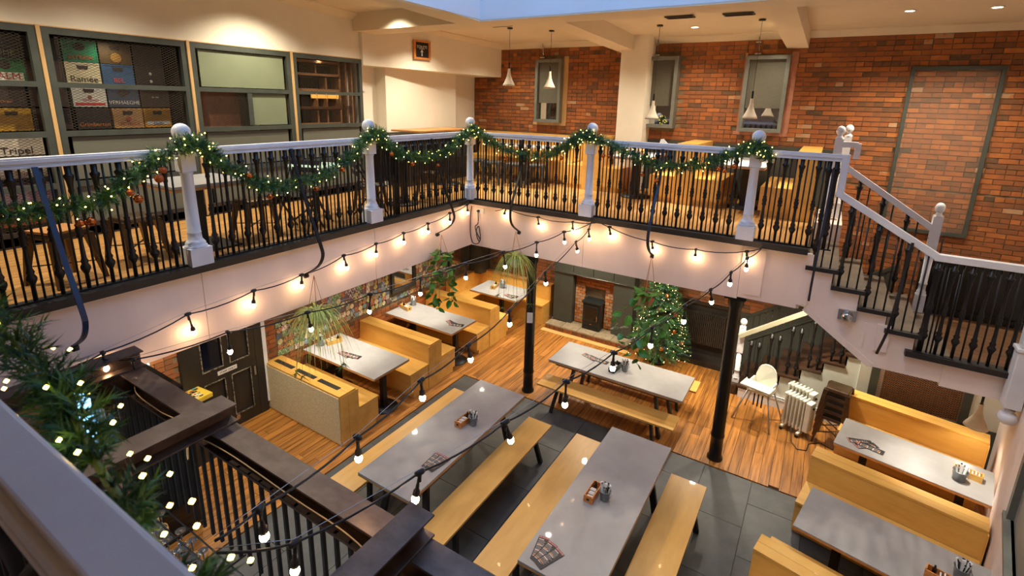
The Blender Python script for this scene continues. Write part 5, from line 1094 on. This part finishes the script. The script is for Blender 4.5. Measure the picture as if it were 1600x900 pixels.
# Christmas tree
T = thing('christmas_tree', 'lit Christmas tree with copper baubles between fireplace and radiator', 'tree', (-2.27, 9.15, 0)); rr = random.Random(11)
q = MB(); q.tube([(0, 0, 0), (0, 0, 1.8)], [.035, .01], 8); q.build('trunk', M_TRUNK, T); q = MB(); q.lathe([(.16, 0), (.16, .04), (.05, .1), (.05, .14)], n=16); q.build('stand', M_GLASSD, T)
q = MB()
for k in range(760):
    z = .22+1.62*(rr.random()**1.15); R_ = .49*(1-(z-.22)/1.75)**.75+.03; a = rr.uniform(0, 6.28); d = Vector((cos(a), sin(a), rr.uniform(-.15, .35)))
    for s_ in range(3): needles(q, Vector((0, 0, z))+d*R_*(.25+.25*s_), d+Vector((rr.uniform(-.4, .4), rr.uniform(-.4, .4), rr.uniform(-.2, .2))), R_*.38+.05, 20, .055, .0038, mi=0 if rr.random() < .5 else 1, rr=rr)
q.build('branches', [M_PINE, M_PINE2], T, kind='stuff')
q = MB()
for k in range(230):
    z = .2+1.6*k/230; R_ = .49*(1-(z-.22)/1.75)**.75+.03 if z > .22 else .55; a = k*.75+rr.uniform(-.25, .25); R_ *= rr.uniform(.98, 1.18); tiny(q, (R_*cos(a), R_*sin(a), z+rr.uniform(-.03, .03)), .0065)
q.build('tree_lights', M_TREEL, T, kind='stuff')
for k, (a, z) in enumerate([(-1.2, .5), (-1.9, .85), (-.6, .8), (-1.5, 1.2), (-.4, 1.1), (-2.3, .45), (-1.0, 1.45), (-.2, .55)]):
    R_ = .52*(1-(z-.22)/1.75)**.75; q = MB(); q.ball((R_*cos(a), R_*sin(a), z), .042, 14, 10); q.build('bauble', M_COPPER, T)
# hanging plants
def hanger(t, top, pz, r=.1):
    q = MB()
    for k in range(3): a = k*2.09+.4; q.tube([(0, 0, top), (r*cos(a), r*sin(a), pz+.1), (r*.7*cos(a), r*.7*sin(a), pz-.06), (0, 0, pz-.10)], .004, 4)
    q.build('rope_hanger', M_JUTE, t)
def spider_plant(x, y, ztop, zp, lab, n=90, Lm=.55, seed=3, runners=4):
    t = thing('spider_plant', lab, 'plant', (x, y, zp), group='hanging spider plants'); rr = random.Random(seed); hanger(t, ztop-zp, 0)
    q = MB(); q.lathe([(.06, -.09), (.085, -.02), (.10, .06), (.105, .07), (.09, .065)], n=20); q.build('pot', M_TERRA if seed % 2 else M_PLASTIC, t)
    q = MB()
    for k in range(n):
        a = rr.uniform(0, 2*pi); L_ = Lm*rr.uniform(.55, 1.1); up = rr.uniform(.3, 1.35); v = Vector((cos(a), sin(a), 0)); s = Vector((-sin(a), cos(a), 0)); w = rr.uniform(.007, .012); vs = []; fs = []
        for i in range(8):
            u = i/7; p = v*(L_*(.18+.82*u**.8)*u**.3*.72)+Vector((0, 0, .06+L_*(up*.75*u-1.25*u*u*up-.35*u*u))); ww = w*(1-.9*u)
            vs += [p-s*ww, p+Vector((0, 0, -ww*.5)), p+s*ww]
        for i in range(7):
            for j in (0, 1): c = i*3+j; fs.append((c, c+1, c+4, c+3))
        q.add(vs, fs, True)
    q.build('leaves', M_SPIDER, t, kind='stuff')
    for k in range(runners):
        a = rr.uniform(0, 6.28); q = MB(); e = Vector((.28*cos(a), .28*sin(a), -.55-.15*rr.random())); q.tube([(0, 0, .06), (.16*cos(a), .16*sin(a), .0), (.24*cos(a), .24*sin(a), -.25), e], .0025, 4)
        for j in range(6): needles(q, e, Vector((rr.uniform(-1, 1), rr.uniform(-1, 1), -.6)), .01, 3, .10, .006, rr=rr)
        q.build('runner', M_STEM, t)
spider_plant(-4.72, 3.42, 2.90, 2.40, 'large spider plant hanging from the black brace over the first booth table', 170, .62, 3)
spider_plant(-3.95, 6.50, 2.90, 2.42, 'spider plant hanging in front of the corner booth and iron column', 130, .6, 4)
leafm = MB(); lv = []; 
hp = [(0, 0), (.028, .012), (.040, .034), (.036, .058), (.018, .082), (0, .100), (-.018, .082), (-.036, .058), (-.040, .034), (-.028, .012)]
lv = [(x_, y_, -.25*abs(x_)) for x_, y_ in hp]+[(0, .05, .004)]
leafm.add(lv, [(10, i, (i+1) % 10) for i in range(10)], True); LEAF = leafm.mesh('leaf', M_POTHOS); LEAF.materials[0] = M_POTHOS
def pothos(x, y, ztop, zp, lab, vines, n, seed, s=1.0, pot=True):
    t = thing('trailing_plant', lab, 'plant', (x, y, zp), group='trailing hanging plants'); rr = random.Random(seed); hanger(t, ztop-zp, 0, .09)
    q = MB(); q.lathe([(.05, -.09), (.085, -.02), (.095, .05), (.10, .07), (.085, .065)], n=20); q.build('pot', M_TERRA, t)
    for (a, L_, out) in vines:
        v = Vector((cos(a), sin(a), 0)); P_ = crom([Vector((0, 0, .06)), v*.11+Vector((0, 0, .08)), v*(.13+out*.5)+Vector((0, 0, -L_*.35)), v*(.13+out)+Vector((.02, 0, -L_*.75)), v*(.12+out)+Vector((0, .02, -L_))], 6)
        q = MB(); q.tube(P_[::2]+[P_[-1]], .003, 4); q.build('vine', M_STEM, t)
        m = n
        for k in range(m):
            p = P_[min(len(P_)-1, int((k+1)/m*(len(P_)-1)))]; az = rr.uniform(0, 6.28)
            inst('leaf', LEAF, t, p+Vector((rr.uniform(-.04, .04), rr.uniform(-.04, .04), 0)), (rr.uniform(-1.3, -.3), rr.uniform(-.4, .4), az), (s*rr.uniform(.75, 1.2),)*3)
    for k in range(14):
        az = rr.uniform(0, 6.28); inst('leaf', LEAF, t, (.07*cos(az), .07*sin(az), .08+.03*rr.random()), (rr.uniform(-.6, .4), rr.uniform(-.4, .4), az-pi/2), (s*rr.uniform(.7, 1.1),)*3)
pothos(-4.78, 5.72, 2.88, 2.50, 'green trailing plant hanging from the brace above the second booth', [(-1.2, .75, .05), (-.3, .6, .1), (-2.0, .55, .08), (1.0, .45, .05), (2.5, .5, .05), (.3, .7, .03), (-1.6, .66, .06)], 12, 5, 1.25)
pothos(-1.84, 6.58, 2.88, 2.26, 'trailing plant in a terracotta pot hanging in front of the Christmas tree', [(-2.7, .75, .22), (3.0, .55, .30), (-1.2, .5, .05), (-.3, .5, .12), (-2.0, .8, .08), (-1.6, .9, .12)], 8, 8, 1.5)

# ------------------------------------------------------------------ festoon strings
BULBM = MB(); BULBM.ball((0, 0, 0), .022, 14, 10, sz=1.25); ME_BULB = BULBM.mesh('bulb', M_BULB)
SK = MB(); SK.lathe([(.006, .10), (.010, .085), (.011, .06), (.019, .05), (.021, .022), (.017, .018)], n=12); ME_SOCK = SK.mesh('socket', M_CABLE)
JK = MB(); JK.lathe([(.010, -.03), (.016, -.02), (.018, 0), (.016, .02), (.010, .03)], n=10, M=Matrix.Rotation(pi/2, 4, 'Y')); JK.tube([(0, 0, 0), (0, 0, -.06)], [.012, .008], 8); ME_JUNC = JK.mesh('junction', M_CABLE)
def festoon(lab, cable, bulbs, wire=True):
    o = Vector(cable[0]); t = thing('festoon_string', lab, 'string lights', o, group='warm festoon light strings')
    J = [Vector(c)-o for c in cable]; S = []
    for i in range(len(J)-1):
        for k in range(5): u = k/5; p = J[i].lerp(J[i+1], u); p.z -= .05*min(1, (J[i+1]-J[i]).length/.6)*4*u*(1-u)*.6; S.append(p)
    S.append(J[-1]); q = MB(); q.tube(S, .0065, 6); q.build('cable', M_CABLE, t)
    if wire: q = MB(); q.tube([p+Vector((0, 0, .022)) for p in J], .0022, 4); q.build('support_wire', M_WIRE, t)
    for p in bulbs:
        p = Vector(p)-o; j = min(J, key=lambda c: (Vector((c.x, c.y, 0))-Vector((p.x, p.y, 0))).length); top = Vector((p.x, p.y, j.z)); 
        L_ = max(.10, j.z-p.z); d = (j-p); 
        inst('bulb', ME_BULB, t, p); r_ = d.to_track_quat('Z', 'Y').to_euler(); inst('socket', ME_SOCK, t, p+d.normalized()*.004, r_)
        q = MB(); q.tube([p+d.normalized()*.09, j], .008, 6); q.build('drop_lead', M_CABLE, t); inst('junction', ME_JUNC, t, j, (0, 0, math.atan2(d.y, d.x)))
festoon('festoon string running along the left fascia up to the corner', [(-4.87, 1.30, 2.72), (-4.87, 1.47, 2.75), (-4.87, 2.15, 2.85), (-4.87, 2.8, 2.88), (-4.87, 3.37, 2.89), (-4.87, 3.97, 2.97), (-4.87, 4.5, 3.0), (-4.87, 5.01, 3.04), (-4.87, 5.52, 3.08), (-4.87, 6.03, 3.15), (-4.87, 6.48, 3.21), (-4.93, 6.68, 3.26)],
        [(-4.86, 1.47, 2.61), (-4.87, 2.18, 2.65), (-4.87, 2.78, 2.72), (-4.87, 3.36, 2.76), (-4.87, 4.01, 2.80), (-4.87, 4.49, 2.85), (-4.87, 5.01, 2.90), (-4.87, 5.52, 2.95), (-4.87, 6.03, 3.00), (-4.87, 6.49, 3.07)])
festoon('festoon string from the steel gantry diagonally to the back fascia over the booths', [(-4.85, 1.45, 2.71), (-4.78, 1.63, 2.64), (-4.5, 2.3, 2.71), (-4.23, 2.96, 2.74), (-3.98, 3.56, 2.8), (-3.76, 4.12, 2.87), (-3.53, 4.67, 2.94), (-3.32, 5.18, 3.0), (-3.12, 5.68, 3.05), (-2.94, 6.12, 3.13), (-2.74, 6.60, 3.2)],
        [(-4.77, 1.64, 2.43), (-4.5, 2.3, 2.51), (-4.22, 2.98, 2.55), (-3.99, 3.55, 2.6), (-3.76, 4.11, 2.68), (-3.53, 4.67, 2.76), (-3.31, 5.21, 2.80), (-3.12, 5.68, 2.87), (-2.93, 6.13, 2.98)])
festoon('middle festoon string crossing the atrium to the centre of the back fascia', [(-1.92, .83, 3.06), (-1.96, 1.05, 3.03), (-2.06, 1.7, 2.96), (-2.15, 2.34, 2.98), (-2.24, 3.0, 2.94), (-2.35, 3.79, 2.93), (-2.49, 4.75, 3.02), (-2.65, 5.89, 3.09), (-2.74, 6.50, 3.12), (-2.76, 6.62, 3.2)],
        [(-1.97, 1.06, 2.86), (-2.06, 1.7, 2.82), (-2.15, 2.35, 2.84), (-2.24, 3.03, 2.8), (-2.35, 3.8, 2.79), (-2.5, 4.8, 2.87), (-2.66, 5.97, 2.94), (-2.74, 6.54, 2.97)])
festoon('nearest festoon string crossing the atrium to the stair corner of the fascia', [(-1.92, .83, 3.0), (-1.85, 1.13, 2.83), (-1.68, 1.8, 2.83), (-1.52, 2.44, 2.84), (-1.38, 3.03, 2.89), (-1.24, 3.61, 2.91), (-1.1, 4.17, 2.95), (-.96, 4.73, 3.0), (-.83, 5.24, 3.03), (-.72, 5.7, 3.11), (-.62, 6.11, 3.19), (-.52, 6.64, 3.22)],
        [(-1.85, 1.12, 2.68), (-1.69, 1.77, 2.67), (-1.51, 2.49, 2.68), (-1.38, 3.03, 2.7), (-1.24, 3.61, 2.77), (-1.1, 4.16, 2.78), (-.96, 4.74, 2.83), (-.82, 5.32, 2.87), (-.72, 5.72, 2.97), (-.62, 6.12, 3.05)])
festoon('festoon string pinned along the back fascia', [(-4.43, 6.64, 3.14), (-4.22, 6.62, 3.22), (-3.63, 6.62, 3.15), (-3.05, 6.62, 3.16), (-2.64, 6.64, 3.21), (-2.48, 6.62, 3.17), (-1.86, 6.62, 3.06), (-1.29, 6.62, 3.05), (-.69, 6.62, 3.13), (-.51, 6.64, 3.21)],
        [(-4.26, 6.64, 3.08), (-3.62, 6.64, 3.0), (-3.05, 6.64, 3.02), (-2.46, 6.64, 3.03), (-1.85, 6.64, 2.93), (-1.29, 6.64, 2.93), (-.67, 6.64, 3.0)], wire=False)
t = thing('power_lead', 'coiled black plug lead hanging from the socket in the fascia corner', 'cable', (-4.80, 6.70, 3.08)); q = MB(); q.box(-.05, 0, -.04, .10, .012, .05); q.build('socket_plate', M_WHITE, t)
q = MB(); q.tube(crom([(0, -.02, 0), (.01, -.03, -.2), (-.05, -.03, -.27), (.0, -.04, -.38), (.06, -.03, -.48), (.02, -.03, -.5), (-.03, -.03, -.36), (.03, -.04, -.25), (.06, -.03, -.42), (.05, -.03, -.5), (0, -.03, -.56), (-.1, -.03, -.55), (-.14, -.04, -.38), (-.13, -.05, -.1), (-.1, -.06, .08)], 4), .008, 6); q.build('lead', M_CABLE, t)
q = MB(); q.lathe([(.018, 0), (.018, .035)], n=10, M=Matrix.Translation((0, 0, 0)) @ Matrix.Rotation(pi/2, 4, 'X')); q.build('plug', M_CABLE, t)

# ------------------------------------------------------------------ steel gantry over the bar
G = thing('steel_gantry', 'riveted steel I-beam gantry with hanging rods over the bar', 'gantry', (-4.96, 1.60, 2.55))
def ibeam(a, c, w, h, nm='beam', lab=None):
    q = MB(); a = Vector(a); c = Vector(c); d = (c-a).normalized(); z = Vector((0, 0, 1))
    q.bar(a-z*.006, c-z*.006, w, .012); q.bar(a-z*(h-.006), c-z*(h-.006), w, .012); q.bar(a-z*h/2, c-z*h/2, .012, h-.02); return q.build(nm, M_STEEL, G, bevel=.002)
ibeam((0, .01, 0), (4.4, .03, 0), .17, .15)
ibeam((.10, -1.4, .14), (.10, .12, .14), .17, .14); ibeam((1.50, -1.4, .14), (1.50, .12, .14), .20, .14); ibeam((3.36, -1.4, .14), (3.36, .13, .14), .17, .14)
for k in range(36):
    q = MB(); x = .06+k*.122
    for dx in (-.02, .02): q.lathe([(.009, 0), (.009, .008), (.006, .012)], n=6, M=Matrix.Translation((x+dx, -.004+.0045*x, -.10)) @ Matrix.Rotation(pi/2, 4, 'X'))
    q.build('bolt_pair', M_STEEL, G, kind='stuff')
    q = MB(); q.box(x-.011, -.075, -.95, x+.011, -.053, -.13); q.build('hanging_rod', M_IRON, G)
q = MB(); q.path(crom([(.35, -.02, .0), (.5, -.09, -.05), (.9, -.10, -.06), (1.25, -.10, -.05), (1.3, -.12, -.3), (1.36, -.10, -.1), (1.8, -.09, -.04), (2.5, -.09, -.05), (3.0, -.09, -.05), (3.2, -.10, -.12), (3.3, -.12, -.4)], 6), .006, .006); q.build('white_flex', M_OAK, G)
q = MB(); q.box(0, -.085, -.145, 4.4, -.04, -.13); q.build('lower_rail', M_STEEL, G)
# glass rack
GR = thing('glass_rack', 'black wire rack hanging behind the steel rods for upside-down glasses', 'rack', (-4.9, .95, 1.72))
for k in range(11): q = MB(); q.tube([(0, -.45+.09*k, 0), (4.3, -.45+.09*k, 0)], .006, 5); q.build('rack_wire', M_IRON, GR)
for k in range(8): q = MB(); q.tube([(.2+.55*k, -.5, .012), (.2+.55*k, .55, .012)], .007, 5); q.build('rack_wire', M_IRON, GR)
for (x, y) in ((.2, -.4), (2.1, -.4), (4.05, -.4), (.2, .5), (2.1, .5), (4.05, .5)): q = MB(); q.tube([(x, y, 0), (x, y, .8)], .006, 5); q.build('hanger_rod', M_IRON, GR)
gm = MB(); gm.lathe([(.034, .085), (.034, .088), (.006, .08), (.004, .0), (.006, -.01), (.030, -.03), (.038, -.07), (.034, -.12), (.032, -.12), (.036, -.07), (.028, -.032), (.001, -.014)], n=14, cap=False); GM = gm.mesh('stem_glass', M_GLASS)
rr = random.Random(9); gi = 0
for i in range(26):
    for j in range(10):
        if rr.random() < .12: continue
        x = -4.72+.155*i; y = .545+.09*j
        if x > -1.75 : continue
        o = bpy.data.objects.new('stem_glass', GM); COL.objects.link(o); o.location = (x+rr.uniform(-.01, .01), y, 1.645); tag(o, 'clear stemmed glass hanging upside down from the wire rack under the near garland', 'glass', 'glasses hanging in the rack'); gi += 1
area('bar_fill', (-3.4, .7, 2.44), 26, 2.6, .1, (.78, .9, 1.0))  # cool fill added so the hanging glasses catch highlights
# bar back: counter, fridges, bottles glimpsed through the rods
b = MB(); b.box(-4.9, .12, 0, -1.3, .45, .9); b.box(-4.92, .1, .9, -1.28, .5, .94); tag(b.build('back_bar', M_DOOR), 'dark back bar counter below the glass rack', 'counter')
t = thing('bottle_fridge', 'glass-doored bottle fridge glowing blue behind the rods', 'fridge', (-6.2, 2.0, 0), pi); q = MB(); q.box(-.65, -.3, 0, .65, .3, .06); q.box(-.65, -.3, 1.72, .65, .3, 1.8); q.box(-.65, -.3, .06, -.6, .3, 1.72); q.box(.6, -.3, .06, .65, .3, 1.72); q.box(-.6, -.3, .06, .6, -.27, 1.72); q.build('case', M_GLASSD, t)
for k in range(4): q = MB(); q.box(-.6, -.27, .1+.4*k, .6, .25, .12+.4*k); q.build('shelf', M_CHROME, t)
q = MB(); q.box(.585, -.2, .1, .6, .27, 1.7); q.box(-.6, -.2, .1, -.585, .27, 1.7); q.box(-.2, -.26, .12, -.18, -.25, 1.7); q.box(.2, -.26, .12, .22, -.25, 1.7); q.build('shine_strip', M_FRIDGE, t)  # glowing strips added to give the glass its bluish shine
bm2 = MB(); bm2.lathe([(.03, 0), (.032, .01), (.032, .14), (.012, .20), (.012, .26)], n=10); bc = [flat('bottle_%d' % k, c, .2) for k, c in enumerate([(60, 100, 150), (150, 190, 210), (110, 60, 40), (50, 80, 60), (190, 180, 150)])]; BMs = [bm2.mesh('bottle', m) for m in bc]
k = 0
for sh in range(1, 4):
    for i in range(9):
        o = bpy.data.objects.new('bottle', BMs[(i*3+sh) % 5]); COL.objects.link(o); o.location = (-6.68+.12*i, 1.86, .122+.4*sh); tag(o, 'small bottle on the %s lit shelf of the blue-glowing fridge' % ['', 'lower', 'middle', 'top'][sh], 'bottle', 'bottles in the fridge')
t = thing('bar_fridge', 'low black equipment rack with blue-lit slots seen behind the near rods', 'fridge', (-2.35, 1.12, 0)); q = MB(); q.box(-.5, -.25, 0, .5, .25, 1.2); q.build('case', M_GLASSD, t)
for k in range(6): q = MB(); q.box(-.45, .25, .15+.17*k, .45, .262, .27+.17*k); q.build('drawer_front', M_STOVE, t, bevel=.004)
# ------------------------------------------------------------------ unseen fill lights
# fill spots added under the right-hand skylight beam to brighten the atrium
for (x, y) in ((.28, 2.4), (.28, 3.9), (.28, 5.2)):
    spot('beam_fill', (x, y, zs(y)-.03), 46, 95, .9, NEUT, .28, (0, R(-22), 0))
